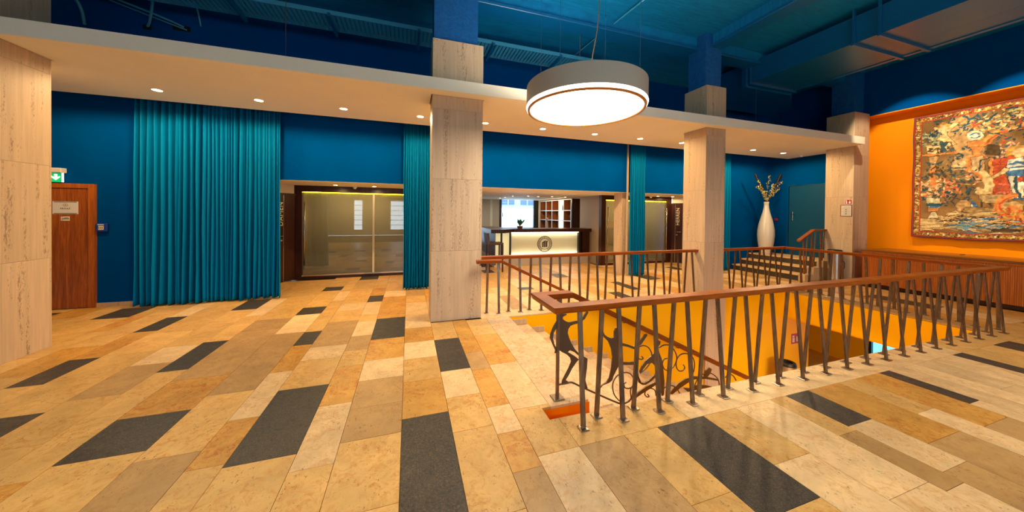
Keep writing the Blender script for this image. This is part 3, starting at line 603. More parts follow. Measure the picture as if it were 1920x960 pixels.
TAP=[('p',(168,130,82),[(3.568,3.707),(3.331,3.737),(3.138,3.246),(3.129,2.559),(3.552,2.612),(3.477,3.028),(3.604,3.351)]),('b',(24,58,74),[(3.839,3.336)],0.17,26),('b',(150,160,120),[(3.839,3.336)],0.17,40),('p',(206,172,116),[(3.892,3.209),(3.653,3.161),(3.619,2.988),(3.867,2.996)]),('b',(56,42,26),[(3.758,3.08)],0.11,20),('p',(24,58,74),[(3.707,3.256),(3.592,3.215),(3.651,3.01),(3.683,3.066)]),('p',(206,172,116),[(3.699,3.44),(3.74,3.314),(3.654,3.245),(3.561,3.226),(3.519,3.143),(3.479,3.159),(3.562,3.284),(3.604,3.385),(3.611,3.469),(3.544,3.486),(3.446,3.608),(3.526,3.63),(3.596,3.516),(3.69,3.505)]),('p',(206,172,116),[(3.592,3.215),(3.626,3.122),(3.599,3.042),(3.55,3.174)]),('p',(206,172,116),[(3.788,3.598),(3.701,3.576),(3.7,3.457),(3.775,3.475)]),('d',(190,140,60),[(3.649,3.587)],0.085),('d',(214,170,120),[(3.659,3.548)],0.06),('b',(24,58,74),[(3.703,3.711)],0.075,7),('b',(24,58,74),[(3.568,3.694)],0.075,7),('b',(24,58,74),[(3.4,3.523)],0.075,7),('b',(24,58,74),[(3.472,3.387)],0.075,7),('b',(24,58,74),[(3.802,3.447)],0.075,7),('b',(24,58,74),[(3.335,3.018)],0.075,7),('b',(24,58,74),[(3.436,2.915)],0.075,7),('b',(24,58,74),[(3.525,2.852)],0.075,7),('b',(24,58,74),[(3.574,3.054)],0.075,7),('b',(24,58,74),[(3.763,3.421)],0.075,7),('b',(170,150,90),[(3.252,3.461)],0.17,30),('b',(24,58,74),[(3.261,3.464)],0.19,18),('b',(176,62,34),[(3.252,3.477)],0.06,5),('d',(210,198,160),[(3.249,3.294)],0.1),('l',(40,92,140),[(3.297,3.313),(3.25,3.35),(3.203,3.307)],0.012),('l',(40,92,140),[(3.296,3.265),(3.248,3.231),(3.202,3.26)],0.012),('l',(24,58,74),[(3.389,3.73),(3.339,3.644),(3.282,3.628),(3.223,3.725)],0.014),('l',(24,58,74),[(3.222,3.69),(3.194,3.619),(3.253,3.572)],0.014),('p',(200,118,58),[(3.333,3.178),(3.137,3.183),(3.127,3.056),(3.322,3.063)]),('p',(200,118,58),[(3.302,3.06),(3.144,3.044),(3.17,2.94),(3.272,2.895)]),('l',(200,118,58),[(3.127,3.119),(3.058,3.227),(2.963,3.304),(2.837,3.348),(2.709,3.352)],0.055),('l',(176,62,34),[(3.127,3.088),(3.048,3.202),(2.954,3.272),(2.829,3.316),(2.709,3.32)],0.012),('l',(190,140,60),[(3.128,3.142),(3.058,3.25),(2.963,3.327),(2.838,3.368),(2.709,3.373)],0.014),('l',(176,62,34),[(3.095,3.344),(3.018,3.554)],0.014),('l',(176,62,34),[(2.981,3.392),(2.932,3.5)],0.014),('l',(176,62,34),[(2.871,3.364),(2.808,3.6)],0.014),('l',(176,62,34),[(2.745,3.405),(2.745,3.713)],0.014),('l',(176,62,34),[(2.926,3.077),(2.894,3.19)],0.014),('b',(24,58,74),[(2.966,3.54)],0.28,46),('b',(206,172,116),[(2.949,3.535)],0.26,40),('b',(24,58,74),[(2.783,3.518)],0.25,40),('b',(206,172,116),[(2.783,3.548)],0.24,34),('b',(150,150,90),[(2.841,3.579)],0.3,30),('l',(24,58,74),[(3.124,3.537),(3.072,3.6),(3.003,3.672)],0.018),('b',(24,58,74),[(2.868,3.124)],0.2,20),('b',(214,150,110),[(2.907,2.938)],0.17,26),('b',(24,58,74),[(3.0,2.848)],0.14,16),('p',(56,42,26),[(3.109,3.084),(2.959,3.023),(2.974,2.844),(3.106,2.866)]),('l',(200,118,58),[(3.132,2.824),(3.225,2.887),(3.299,2.836),(3.326,2.712),(3.315,2.582)],0.03),('p',(200,160,110),[(3.28,2.848),(3.169,2.862),(3.132,2.809),(3.202,2.568),(3.277,2.577)]),('d',(200,172,120),[(3.433,2.743)],0.08),('l',(24,58,74),[(3.59,2.733),(3.512,2.656),(3.354,2.651)],0.012),('l',(24,58,74),[(3.193,2.567),(3.186,2.77),(3.078,2.815)],0.012),('l',(200,118,58),[(3.945,2.992),(3.704,2.994),(3.457,2.975)],0.016),('p',(168,130,82),[(3.844,2.941),(3.703,2.935),(3.744,2.84),(3.785,2.641),(3.817,2.645)]),('l',(24,58,74),[(3.887,2.844),(3.786,2.761),(3.648,2.825)],0.008),('l',(24,58,74),[(3.878,2.822),(3.786,2.767),(3.656,2.806)],0.008),('l',(24,58,74),[(3.868,2.8),(3.787,2.774),(3.665,2.787)],0.008),('l',(24,58,74),[(3.859,2.778),(3.787,2.781),(3.673,2.768)],0.008),('l',(24,58,74),[(3.85,2.756),(3.787,2.788),(3.681,2.749)],0.008),('p',(176,62,34),[(3.034,2.777),(2.905,2.787),(2.87,2.721),(2.935,2.535),(3.035,2.547)]),('p',(200,118,58),[(3.078,2.8),(3.034,2.793),(3.039,2.548),(3.075,2.552)]),('d',(190,140,60),[(2.774,2.868)],0.13),('d',(222,178,128),[(2.741,2.855)],0.085),('p',(176,62,34),[(2.93,2.776),(2.83,2.804),(2.772,2.75),(2.868,2.526),(2.953,2.567)]),('p',(200,196,180),[(2.871,2.736),(2.701,2.768),(2.697,2.505),(2.876,2.528)]),('l',(40,92,140),[(2.844,2.643),(2.771,2.677),(2.699,2.637)],0.02),('l',(40,92,140),[(2.835,2.552),(2.762,2.572),(2.698,2.549)],0.03),('p',(176,62,34),[(3.037,2.652),(2.881,2.63),(2.914,2.474),(2.83,2.209),(2.873,2.083),(3.029,2.092)]),('p',(200,118,58),[(3.07,2.657),(3.032,2.652),(3.029,2.075),(3.062,2.085)]),('b',(170,84,60),[(2.956,2.153)],0.13,20),('b',(190,90,70),[(2.91,2.134)],0.15,12),('p',(206,172,116),[(3.158,2.334),(3.025,2.437),(2.898,2.601),(2.843,2.529),(3.006,2.402),(3.118,2.305)]),('l',(56,42,26),[(3.256,2.309),(3.063,2.433)],0.012),('p',(40,92,140),[(2.879,2.502),(2.809,2.588),(2.698,2.589),(2.69,1.948),(2.783,1.967),(2.825,2.192),(2.873,2.388)]),('p',(196,196,176),[(2.864,2.42),(2.798,2.412),(2.766,2.014),(2.792,1.983),(2.83,2.209)]),('l',(200,205,200),[(2.771,2.378),(2.74,2.013)],0.02),('l',(214,205,180),[(2.835,2.544),(2.705,2.543)],0.02),('p',(214,206,176),[(2.761,2.266),(2.695,2.308),(2.69,1.995),(2.723,2.012)]),('p',(176,62,34),[(2.771,2.362),(2.696,2.401),(2.695,2.308),(2.753,2.297)]),('l',(24,58,74),[(2.789,2.38),(2.768,2.172),(2.714,1.98)],0.02),('b',(24,58,74),[(3.289,2.466)],0.17,18),('b',(206,172,116),[(3.279,2.464)],0.17,22),('b',(206,120,80),[(3.218,2.458)],0.13,14),('l',(206,172,116),[(3.155,2.518),(3.1,2.395),(3.07,2.26),(3.097,2.146),(3.164,2.133),(3.195,2.169)],0.055),('l',(200,118,58),[(3.333,2.694),(3.301,2.604),(3.229,2.51),(3.159,2.418)],0.02),('b',(120,104,60),[(3.688,2.527)],0.34,60),('b',(24,58,74),[(3.605,2.249)],0.4,90),('b',(206,110,66),[(3.66,2.199)],0.28,46),('b',(212,178,130),[(3.764,2.261)],0.26,50),('b',(176,62,34),[(3.605,2.231)],0.2,16),('b',(24,58,74),[(3.504,2.118)],0.28,50),('b',(200,150,100),[(3.847,2.267)],0.16,24),('l',(200,118,58),[(3.788,2.684),(3.78,2.354)],0.04),('b',(24,58,74),[(3.875,2.584)],0.14,14),('b',(56,42,26),[(3.666,2.596)],0.16,24),('p',(196,184,140),[(3.873,2.046),(3.675,2.019),(3.678,1.839),(3.711,1.785),(3.816,1.785),(3.859,1.879)]),('l',(24,58,74),[(3.853,1.897),(3.69,1.875)],0.03),('l',(40,92,140),[(3.817,1.841),(3.701,1.848)],0.02),('p',(200,118,58),[(3.852,1.814),(3.689,1.812),(3.711,1.748),(3.827,1.749)]),('p',(190,178,140),[(3.792,1.73),(3.733,1.73),(3.686,1.621),(3.837,1.601)]),('p',(178,150,100),[(3.945,1.58),(3.64,1.604),(3.627,1.442),(3.694,1.367),(3.941,1.299)]),('p',(206,172,116),[(3.64,1.568),(3.415,1.834),(3.362,1.851),(3.361,1.764),(3.583,1.48),(3.627,1.478)]),('l',(168,130,82),[(3.596,1.623),(3.561,1.516)],0.01),('l',(168,130,82),[(3.547,1.677),(3.513,1.574)],0.01),('l',(168,130,82),[(3.499,1.73),(3.465,1.631)],0.01),('l',(168,130,82),[(3.451,1.782),(3.418,1.688)],0.01),('l',(168,130,82),[(3.404,1.834),(3.371,1.744)],0.01),('b',(176,62,34),[(3.361,1.747)],0.1,14),('b',(176,62,34),[(3.043,1.746)],0.11,14),('d',(168,130,82),[(3.363,1.868)],0.1),('l',(56,42,26),[(3.15,1.83),(3.162,1.931),(3.094,1.929),(3.045,1.845)],0.012),('p',(168,140,94),[(3.193,2.084),(2.819,2.064),(2.87,1.858),(3.152,1.931)]),('p',(210,205,190),[(3.271,1.935),(3.231,1.916),(3.209,1.814),(3.28,1.832)]),('l',(40,92,140),[(3.251,1.951),(3.245,1.866),(3.214,1.814)],0.02),('p',(150,120,72),[(3.331,1.833),(2.978,1.795),(2.885,1.633),(2.684,1.573),(2.681,1.354),(3.345,1.35),(3.56,1.409),(3.497,1.589)]),('b2',(56,42,26),[(3.246,1.593)],0.42,50),('b2',(206,172,116),[(3.226,1.577)],0.45,50),('b2',(56,42,26),[(2.956,1.501)],0.45,46),('b2',(206,172,116),[(2.91,1.47)],0.5,50),('b2',(206,172,116),[(3.729,1.42)],0.3,26),('b2',(40,92,140),[(3.049,1.44)],0.5,26),('b2',(60,120,140),[(3.194,1.451)],0.3,16),('l',(56,42,26),[(2.991,1.369),(2.881,1.383),(2.731,1.367)],0.035),('p',(176,142,88),[(2.953,1.925),(2.782,1.936),(2.689,1.87),(2.687,1.761),(2.914,1.794)]),('l',(200,118,58),[(2.793,2.047),(2.917,1.989),(2.971,1.893),(2.96,1.762),(2.886,1.713),(2.788,1.745),(2.78,1.793),(2.816,1.809)],0.05),('l',(176,62,34),[(2.784,2.023),(2.898,1.968),(2.95,1.884),(2.941,1.778),(2.877,1.737)],0.012),('p',(200,118,58),[(2.94,1.681),(2.687,1.761),(2.684,1.573),(2.866,1.585)]),('b',(190,140,60),[(2.787,1.666)],0.17,30),('b',(176,62,34),[(2.787,1.65)],0.17,20)]

# ================================================================ RAILINGS
RZ = 0.92
RAILP = [(-0.054, 0.0), (-0.054, -0.010), (-0.037, -0.050), (0.037, -0.050), (0.054, -0.010), (0.054, 0.0)]
def bar_mesh(name, tilt):
    """flat bronze bar rising from the base plate, tilted sideways by tilt (local y) at the rail"""
    b = MB(); w, t, h = 0.018, 0.008, RZ-0.045
    vs = [(-w,-t,0),(w,-t,0),(w,t,0),(-w,t,0),(-w,tilt-t,h),(w,tilt-t,h),(w,tilt+t,h),(-w,tilt+t,h)]
    b.add(vs, [(3,2,1,0),(4,5,6,7),(0,1,5,4),(1,2,6,5),(2,3,7,6),(3,0,4,7)])
    me = bpy.data.meshes.new(name); me.from_pydata(b.v, [], b.f); me.materials.append(M['bronze']); return me
BAR = {t: bar_mesh('baluster', t) for t in (0.075, -0.055)}
pb = MB().bbox(-0.036, 0.036, -0.036, 0.036, 0.0, 0.009, 0.003)
PLATE = bpy.data.meshes.new('base_plate'); PLATE.from_pydata(pb.v, [], pb.f); PLATE.materials.append(M['plate_metal'])
def baluster(root, x, y, tilt, rot=0.0, z=0.0):
    r = wloc(root)
    o = bpy.data.objects.new('baluster', BAR[tilt]); COL.objects.link(o); o.parent = root
    o.location = Vector((x, y, z)) - r; o.rotation_euler = (0, 0, rot)
    p = bpy.data.objects.new('base_plate', PLATE); COL.objects.link(p); p.parent = o
    return o
# long railing: loop at the stair head, front run, side run, back run to the slim pillar
rail1 = empty('railing', (4.5, 2.12, 0), 'long wooden-capped bronze railing around the near side of the stairwell', 'railing')
MB().rail([(1.36, 2.485, RZ), (1.055, 2.485, RZ), (1.055, 2.12, RZ), (8.04, 2.12, RZ), (8.04, 4.88, RZ), (5.985, 4.88, RZ)], RAILP).build('handrail', M['rail_wood'], rail1)
k = 0; x = 1.251
while x < 7.99:
    if k % 2 == 0: baluster(rail1, x, 2.067, 0.075)
    else: baluster(rail1, x, 2.163, -0.055)
    x += 0.1755; k += 1
y = 2.155; k = 0
while y < 4.8:
    if k % 2 == 0: baluster(rail1, 8.085, y, 0.075, math.pi/2)
    else: baluster(rail1, 7.995, y, -0.055, math.pi/2)
    y += 0.172; k += 1
x = 7.96; k = 0
while x > 6.05:
    if k % 2 == 0: baluster(rail1, x, 4.925, -0.055)
    else: baluster(rail1, x, 4.84, 0.075)
    x -= 0.178; k += 1
rail2 = empty('railing', (3.2, 4.88, 0), 'straight railing between the broad pillar and the slim pillar', 'railing')
MB().rail([(1.064, 4.88, RZ), (5.62, 4.88, RZ)], RAILP).build('handrail', M['rail_wood'], rail2)
x = 1.192; k = 0
while x < 5.62:
    if k % 2 == 0: baluster(rail2, x, 4.918, -0.055)
    else: baluster(rail2, x, 4.837, 0.075)
    x += 0.1825; k += 1
# handrail fixed to the orange wall
rail3 = empty('wall_handrail', (1.2, 4.66, 0.9), 'sloping wooden handrail fixed along the orange stairwell wall', 'handrail')
zr = lambda x: 0.895-0.490*(x-1.342)
MB().rail([(0.965, 4.635, 0.895), (1.342, 4.635, 0.895), (5.45, 4.635, zr(5.45))], [(-0.045, 0), (-0.045, -0.01), (-0.03, -0.05), (0.03, -0.05), (0.045, -0.01), (0.045, 0)]).build('handrail', M['rail_wood'], rail3)
for x, z in ((1.03, 0.84), (1.25, 0.84)): MB().tube([(x, 4.635, z+0.01), (x, 4.635, z-0.02), (x, 4.75, z-0.03)], 0.007).build('bracket', M['dark_metal'], rail3)
for x in (2.4, 3.6, 4.8): MB().tube([(x, 4.635, zr(x)-0.045), (x, 4.635, zr(x)-0.08), (x, 4.695, zr(x)-0.09)], 0.007).build('bracket', M['dark_metal'], rail3)
# stair railing with forged dancers
rail4 = empty('stair_railing', (1.24, 2.485, 0), 'forged iron stair railing with dancing silhouettes and scrolls', 'railing')
zs = lambda x: 0.92-0.490*(x-1.36)
MB().rail([(1.362, 2.485, RZ), (4.6, 2.485, zs(4.6))], RAILP).build('handrail', M['rail_wood'], rail4)
o = MB().box(1.228, 1.252, 2.473, 2.497, 0.0, RZ-0.045).build('post', M['bronze'], rail4)
MB().bbox(1.24-0.05, 1.24+0.05, 2.485-0.05, 2.485+0.05, 0, 0.010, 0.003).build('base_plate', M['plate_metal'], o)
for name, polys in FIG.items():
    e = empty(name.rstrip('123') if name.startswith('dancer') else 'forged_leaf', (1.24, 2.485, 0), parent=rail4)
    if name.startswith('dancer'): e.name = 'dancer_figure'
    for p in polys:
        mb = MB(); n = len(p)
        vs = [(x, 2.479, z) for x, z in p]+[(x, 2.491, z) for x, z in p]
        mb.add(vs, [tuple(range(n)), tuple(range(2*n-1, n-1, -1))]+[(i, n+i, n+(i+1) % n, (i+1) % n) for i in range(n)])
        mb.build('iron_silhouette', M['iron'], e)
def smooth(pts, n=6):
    out = []; P = [Vector(p) for p in pts]
    for i in range(len(P)-1):
        p0, p1, p2, p3 = P[max(i-1, 0)], P[i], P[i+1], P[min(i+2, len(P)-1)]
        for k in range(n):
            t = k/n; out.append(0.5*((2*p1)+(p2-p0)*t+(2*p0-5*p1+4*p2-p3)*t*t+(3*p1-p0-3*p2+p3)*t**3))
    out.append(P[-1]); return out
for name, p in SCR.items():
    path = smooth([(x, 2.485, z) for x, z in p])
    MB().tube(path, 0.0085 if name == 'base' else 0.006, 6).build('base_bar' if name == 'base' else 'scroll', M['iron'], rail4, smooth=True)
# small railing on the raised steps
rail5 = empty('railing', (9.7, 5.25, 0), 'short golden-brown railing on the raised steps by the blue door', 'railing')
MB().rail([(9.16, 5.25, 1.02), (9.70, 5.25, 1.28), (10.16, 5.25, 1.28)], [(a*0.8, z*0.9) for a, z in RAILP]).build('handrail', M['rail_wood'], rail5)
for i, (x, zb_) in enumerate(((9.33,0.165),(9.48,0.165),(9.63,0.32),(9.79,0.32),(9.98,0.465),(10.12,0.465))):
    zt_ = min(1.24, 1.02+(x-9.16)*0.4815-0.04); dy = 0.03 if i % 2 else -0.03
    b = MB(); w = 0.012
    b.add([(x-w,5.25+dy-w,zb_),(x+w,5.25+dy-w,zb_),(x+w,5.25+dy+w,zb_),(x-w,5.25+dy+w,zb_),(x-w,5.25-w,zt_),(x+w,5.25-w,zt_),(x+w,5.25+w,zt_),(x-w,5.25+w,zt_)], [(3,2,1,0),(4,5,6,7),(0,1,5,4),(1,2,6,5),(2,3,7,6),(3,0,4,7)])
    b.build('baluster', M['rail_wood'] if i % 2 == 0 else M['bronze'], rail5)

# ================================================================ RAISED STEPS, BLUE DOOR, VASE
st = empty('raised_steps', (9.9, 6.1, 0), 'three pale stone steps with dark risers up to the vase platform', None, None, 'structure')
for k, (x0, x1) in enumerate(((9.24, 9.56), (9.56, 9.93), (9.93, 10.75))):
    z = 0.158*(k+1)
    MB().box(x0+0.015, 10.75 if k == 2 else x1+0.03, 5.19, YB, z-0.158, z-0.03).build('step_riser', M['tile_dark'], st)
    MB().bbox(x0-0.005, 10.75 if k == 2 else x1+0.02, 5.30, YB, z-0.03, z, 0.004).build('step_tread', M['tile_cream'], st)
    if k < 2: MB().bbox(x0+0.008, x1, 5.16, 5.30, 0, z+0.012, 0.006).build('cheek_block', M['travertine_step'], st)
    else: MB().bbox(x0+0.008, 10.155, 5.16, 5.30, 0, z+0.012, 0.006).build('cheek_block', M['travertine_step'], st)
dr = empty('door_1', (10.75, 5.98, 0.474), 'plain dark blue door on the raised landing', None, None, 'structure')
MB().bbox(10.71, 10.748, 5.53, 6.40, 0.48, 2.49, 0.004).build('door_leaf', M['blue_door'], dr)
b = MB(); b.box(10.695, 10.75, 6.405, 6.46, 0.474, 2.55); b.box(10.695, 10.75, 5.47, 5.525, 0.474, 2.55); b.box(10.695, 10.75, 5.525, 6.405, 2.495, 2.55); b.build('door_frame', M['blue_paint'], dr)
b = MB(); b.box(10.694, 10.70, 6.405, 6.415, 0.474, 2.50); b.box(10.694, 10.70, 5.525, 6.405, 2.49, 2.50); b.build('frame_edge', M['steel'], dr)
h = MB().bbox(10.702, 10.712, 6.30, 6.345, 1.48, 1.74, 0.003).build('handle_plate', M['steel'], dr)
MB().tube([(10.705, 6.322, 1.655), (10.66, 6.322, 1.655), (10.655, 6.20, 1.655)], 0.009).build('door_handle', M['steel'], h)
tag(MB().bbox(10.735, 10.75, 6.72, 6.80, 1.46, 1.54, 0.003).build('push_button', M['sign_red']), 'small red square push button on the blue wall', 'push button')
vc = (10.09, 6.62, 0.474)
vs_ = empty('floor_vase', vc, 'tall slender cream ceramic floor vase on the raised landing', 'vase')
prof = [(0.115,0.0),(0.135,0.03),(0.165,0.16),(0.198,0.38),(0.212,0.56),(0.205,0.72),(0.178,0.90),(0.135,1.08),(0.092,1.24),(0.066,1.38),(0.058,1.48),(0.064,1.55),(0.056,1.55),(0.05,1.48),(0.05,1.2)]
MB().lathe(prof, vc, 40, cap=False).build('vase_body', M['vase_ceramic'], vs_, smooth=True)
MB().lathe([(0.001, 0.004), (0.115, 0.002)], vc, 24, cap=False).build('vase_foot', M['vase_ceramic'], vs_)
random.seed(3)
bq = empty('branch_bouquet', (10.09, 6.62, 1.9), 'bouquet of dark feathery fronds and yellow blossom twigs in the floor vase', 'bouquet')
top = Vector((10.09, 6.62, 1.98))
def frond(tip, bend, w):
    tip = Vector(tip); pts = smooth([top-Vector((0, 0, 0.35)), top, top.lerp(tip, 0.5)+Vector(bend), tip], 8)
    f = MB(); f.tube(pts, 0.01, 6)
    f.build('frond_stem', M['twig'], fr_e, smooth=True)
    g = MB(); n = len(pts)
    for i in range(10, n-1):
        s = math.sin((i-8)/(n-8)*math.pi)**0.6*w; d = (pts[i+1]-pts[i-1]).normalized()
        for q in range(8):
            a = q*math.pi/4+i*0.7; u = d.cross(Vector((math.cos(a), math.sin(a), 0.3))).normalized()
            p = pts[i]+d*random.uniform(-.01, .01); e1 = p+u*s*random.uniform(.7, 1.1)+d*0.06
            g.add([p-d*0.02, p+d*0.02, e1], [(0, 1, 2)])
    g.build('frond_plume', M['feather_brown'], fr_e)
for tip, bend, w in (((9.60, 6.62, 2.83), (-0.03, 0, 0.08), 0.055), ((10.66, 6.60, 2.86), (0.02, 0, 0.02), 0.075), ((9.86, 6.6, 2.5), (0, 0, 0.02), 0.05)):
    fr_e = empty('feather_frond', tuple(top), parent=bq); frond(tip, bend, w)
for tip in ((9.56, 6.5, 2.62), (10.18, 6.6, 2.80), (10.55, 6.52, 2.62), (10.42, 6.5, 2.42), (9.72, 6.5, 2.33), (9.80, 6.45, 2.10), (10.3, 6.55, 2.55), (9.62, 6.55, 2.46)):
    te_ = empty('blossom_twig', tuple(top), parent=bq)
    pts = smooth([top-Vector((0, 0, 0.3)), top, top.lerp(Vector(tip), 0.55)+Vector((random.uniform(-.04, .04), 0, 0.05)), Vector(tip)], 8)
    MB().tube(pts, 0.004, 5).build('twig', M['twig'], te_, smooth=True)
    g = MB()
    for i in range(12, len(pts)):
        for q in range(3):
            p = pts[i]+Vector((random.uniform(-.035, .035), random.uniform(-.035, .035), random.uniform(-.03, .03))); s = random.uniform(.014, .026)
            a = Vector((random.uniform(-1, 1), random.uniform(-1, 1), random.uniform(-1, 1))).normalized(); c_ = a.cross(Vector((0.3, 0.5, 0.8))).normalized()
            g.add([p-a*s, p+c_*s*0.7, p+a*s, p-c_*s*0.7], [(0, 1, 2, 3)])
    o = g.build('blossoms', M['blossom'], te_); o['kind'] = 'stuff'

# ================================================================ CURTAINS
def curtain(x0, x1, y, folds, label, seed, zt_=3.62, group=None):
    random.seed(seed)
    e = empty('curtain', ((x0+x1)/2, y, 0.0), label, 'curtain', group)
    w = []; 
    for i in range(folds): w.append(random.uniform(0.5, 1.8))
    s = sum(w); n = 10; xs = []; ys = []; ph = x0
    for i in range(folds):
        wi = w[i]/s*(x1-x0); amp = 0.052*random.uniform(0.55, 1.5)*min(1.4, wi/0.066)
        for k in range(n):
            t = k/n; xs.append(ph+wi*(t+0.06*math.sin(4*math.pi*t))); ys.append(-amp*math.cos(2*math.pi*t))
        ph += wi
    xs.append(x1); ys.append(ys[0])
    zs_ = [0.025, 0.10, 0.6, 1.3, 2.2, 3.0, zt_]; b = MB(); m = len(xs)
    V = []
    for j, z in enumerate(zs_):
        k = 1.12-0.42*z/zt_
        for i in range(m):
            V.append((xs[i]+0.012*math.sin(z*1.7+i*0.13)*(1-z/zt_), y+ys[i]*k+0.006*math.sin(z*2.3+i*0.31), z+(0.012*math.sin(i*0.37) if j == 0 else 0)))
    F = [(j*m+i, j*m+i+1, (j+1)*m+i+1, (j+1)*m+i) for j in range(len(zs_)-1) for i in range(m-1)]
    o = b.add(V, F).build('curtain_cloth', M['teal_curtain'], e, smooth=True)
    sm = o.modifiers.new('cloth_thickness', 'SOLIDIFY'); sm.thickness = 0.004
    MB().box(x0-0.03, x1+0.03, y-0.02, y+0.02, zt_, zt_+0.03).build('curtain_track', M['white_paint'], e)
curtain(-4.22, -2.23, 6.84, 30, 'wide teal curtain hanging beside the brown door', 5)
curtain(-0.10, 0.44, 6.86, 12, 'narrow teal curtain half hidden behind the broad pillar', 9)
curtain(5.44, 5.88, 6.86, 9, 'narrow teal curtain hanging beside the stone pier', 11)
curtain(8.15, 8.90, 6.86, 14, 'teal curtain mostly hidden behind the slim pillar', 15)

# ================================================================ PENDANTS
def pendant(cx, cy, cz, label, group):
    e = empty('pendant_lamp', (cx, cy, cz), label, 'lamp', group); R = 0.735
    MB().lathe([(R-0.012, 0.045), (R, 0.045), (R, 0.275), (R-0.006, 0.28), (R-0.03, 0.28)], (cx, cy, cz), 64, cap=False).build('lamp_shade', M['lamp_shell'], e, smooth=True, autosmooth=40)
    MB().lathe([(R-0.03, 0.28), (R-0.03, 0.16)], (cx, cy, cz), 64, cap=False).build('inner_wall', M['lamp_shell'], e, smooth=True)
    MB().lathe([(R-0.03, 0.17), (0.001, 0.17)], (cx, cy, cz), 64, cap=False).build('top_diffuser', M['lamp_top'], e)
    MB().lathe([(R-0.001, 0.046), (R+0.004, 0.03), (R-0.004, 0.006), (R-0.022, 0.002)], (cx, cy, cz), 64, cap=False).build('diffuser_rim', M['lamp_rim'], e, smooth=True)
    MB().lathe([(R-0.012, 0.006), (R-0.016, -0.014), (R-0.044, -0.014), (R-0.048, 0.008)], (cx, cy, cz), 64, cap=False).build('trim_ring', M['lamp_gold'], e, smooth=True)
    MB().lathe([(R-0.046, 0.0), (0.35, -0.002), (0.001, -0.002)], (cx, cy, cz), 64, cap=False).build('diffuser', M['lamp_diffuser'], e)
    for a in (215, 125, 35, 305):
        x, y = cx+0.66*math.cos(math.radians(a)), cy+0.66*math.sin(math.radians(a))
        MB().tube([(x, y, cz+0.27), (x, y, 5.19)], 0.0022, 5).build('suspension_wire', M['steel'], e)
    MB().tube(smooth([(cx+0.15, cy+0.02, cz+0.27), (cx+0.10, cy+0.02, cz+0.6), (cx+0.17, cy, cz+1.1), (cx+0.2, cy, cz+1.7), (cx+0.2, cy, 5.19)], 8), 0.006, 6).build('power_cable', M['twig'], e, smooth=True)
emit('lamp_top', (255, 240, 220), 11.0)
pendant(2.10, 3.53, 2.91, 'large round drum pendant lamp glowing above the stairwell', 'drum pendant lamps')
pendant(-4.2, 0.2, 2.91, 'added drum pendant lamp for fill light, out of view near the side wall', 'drum pendant lamps')  # this and the following unseen pendants are added to brighten the foyer evenly
pendant(-1.0, -3.4, 2.91, 'added drum pendant lamp for fill light, out of view near the tall windows', 'drum pendant lamps')
pendant(4.0, -3.4, 2.91, 'added drum pendant lamp for fill light, out of view opposite the stairwell', 'drum pendant lamps')
pendant(6.3, -1.0, 2.91, 'added drum pendant lamp for fill light, out of view near the long counter', 'drum pendant lamps')

# ================================================================ DOWNLIGHTS
def downlight(x, y, z, label, group, power, r=0.055, size=3.08):
    e = empty('recessed_downlight', (x, y, z), label, 'downlight', group)
    MB().lathe([(r+0.016, -0.002), (r+0.014, -0.005), (r, -0.005), (r, 0.0)], (x, y, z), 24, cap=False).build('trim_ring', M['white_paint'], e)
    MB().lathe([(r, -0.001), (0.001, -0.001)], (x, y, z), 24, cap=False).build('lens', M['downlight_glow'], e)
    if power: lamp('downlight_beam', 'SPOT', (x, y, z-0.012), power, WARM, (x, y, 0), spot_size=size, spot_blend=0.3, shadow_soft_size=0.05)
ords = ['first','second','third','fourth','fifth','sixth','seventh','eighth','ninth','tenth','eleventh']
dx = [-3.435, -2.22, -1.042, 0.184, 1.374, 2.559, 3.762, 4.931, 6.129, 8.478, 9.624]
for i, x in enumerate(dx):
    downlight(x, 5.91, SZ0, '%s recessed downlight from the wide curtain end of the white soffit' % ords[i], 'downlights in the white soffit', 84)
downlight(7.30, 5.91, SZ0, 'recessed soffit downlight hidden behind the slim pillar', 'downlights in the white soffit', 84)
downlight(-4.62, 5.91, SZ0, 'recessed soffit downlight hidden behind the picture edge pillar', 'downlights in the white soffit', 84)

# ================================================================ RECESS WITH GLASS VESTIBULES
RC = 2.2
struct(MB().box(-3.6, 9.6, YB+0.2, 13.4, RC, RC+0.15), 'ceiling_recess', M['white_paint'], 'low white ceiling of the recess and bar')
struct(MB().box(-2.75, 8.75, YB, YB+0.2, RC-0.016, RC-0.0149), 'trim_3', M['white_paint'], 'pale underside of the blue lintel')
def solid(o, parent, mw):
    """turn a text curve into a mesh part"""
    bpy.context.view_layer.update()
    me = bpy.data.meshes.new_from_object(o.evaluated_get(bpy.context.evaluated_depsgraph_get()))
    me.transform(Matrix.Translation(-wloc(parent)) @ mw)
    m = o.data.materials[0]; bpy.data.objects.remove(o)
    me.materials.clear(); me.materials.append(m)
    n = bpy.data.objects.new('lettering', me); COL.objects.link(n); n.parent = parent
    return n
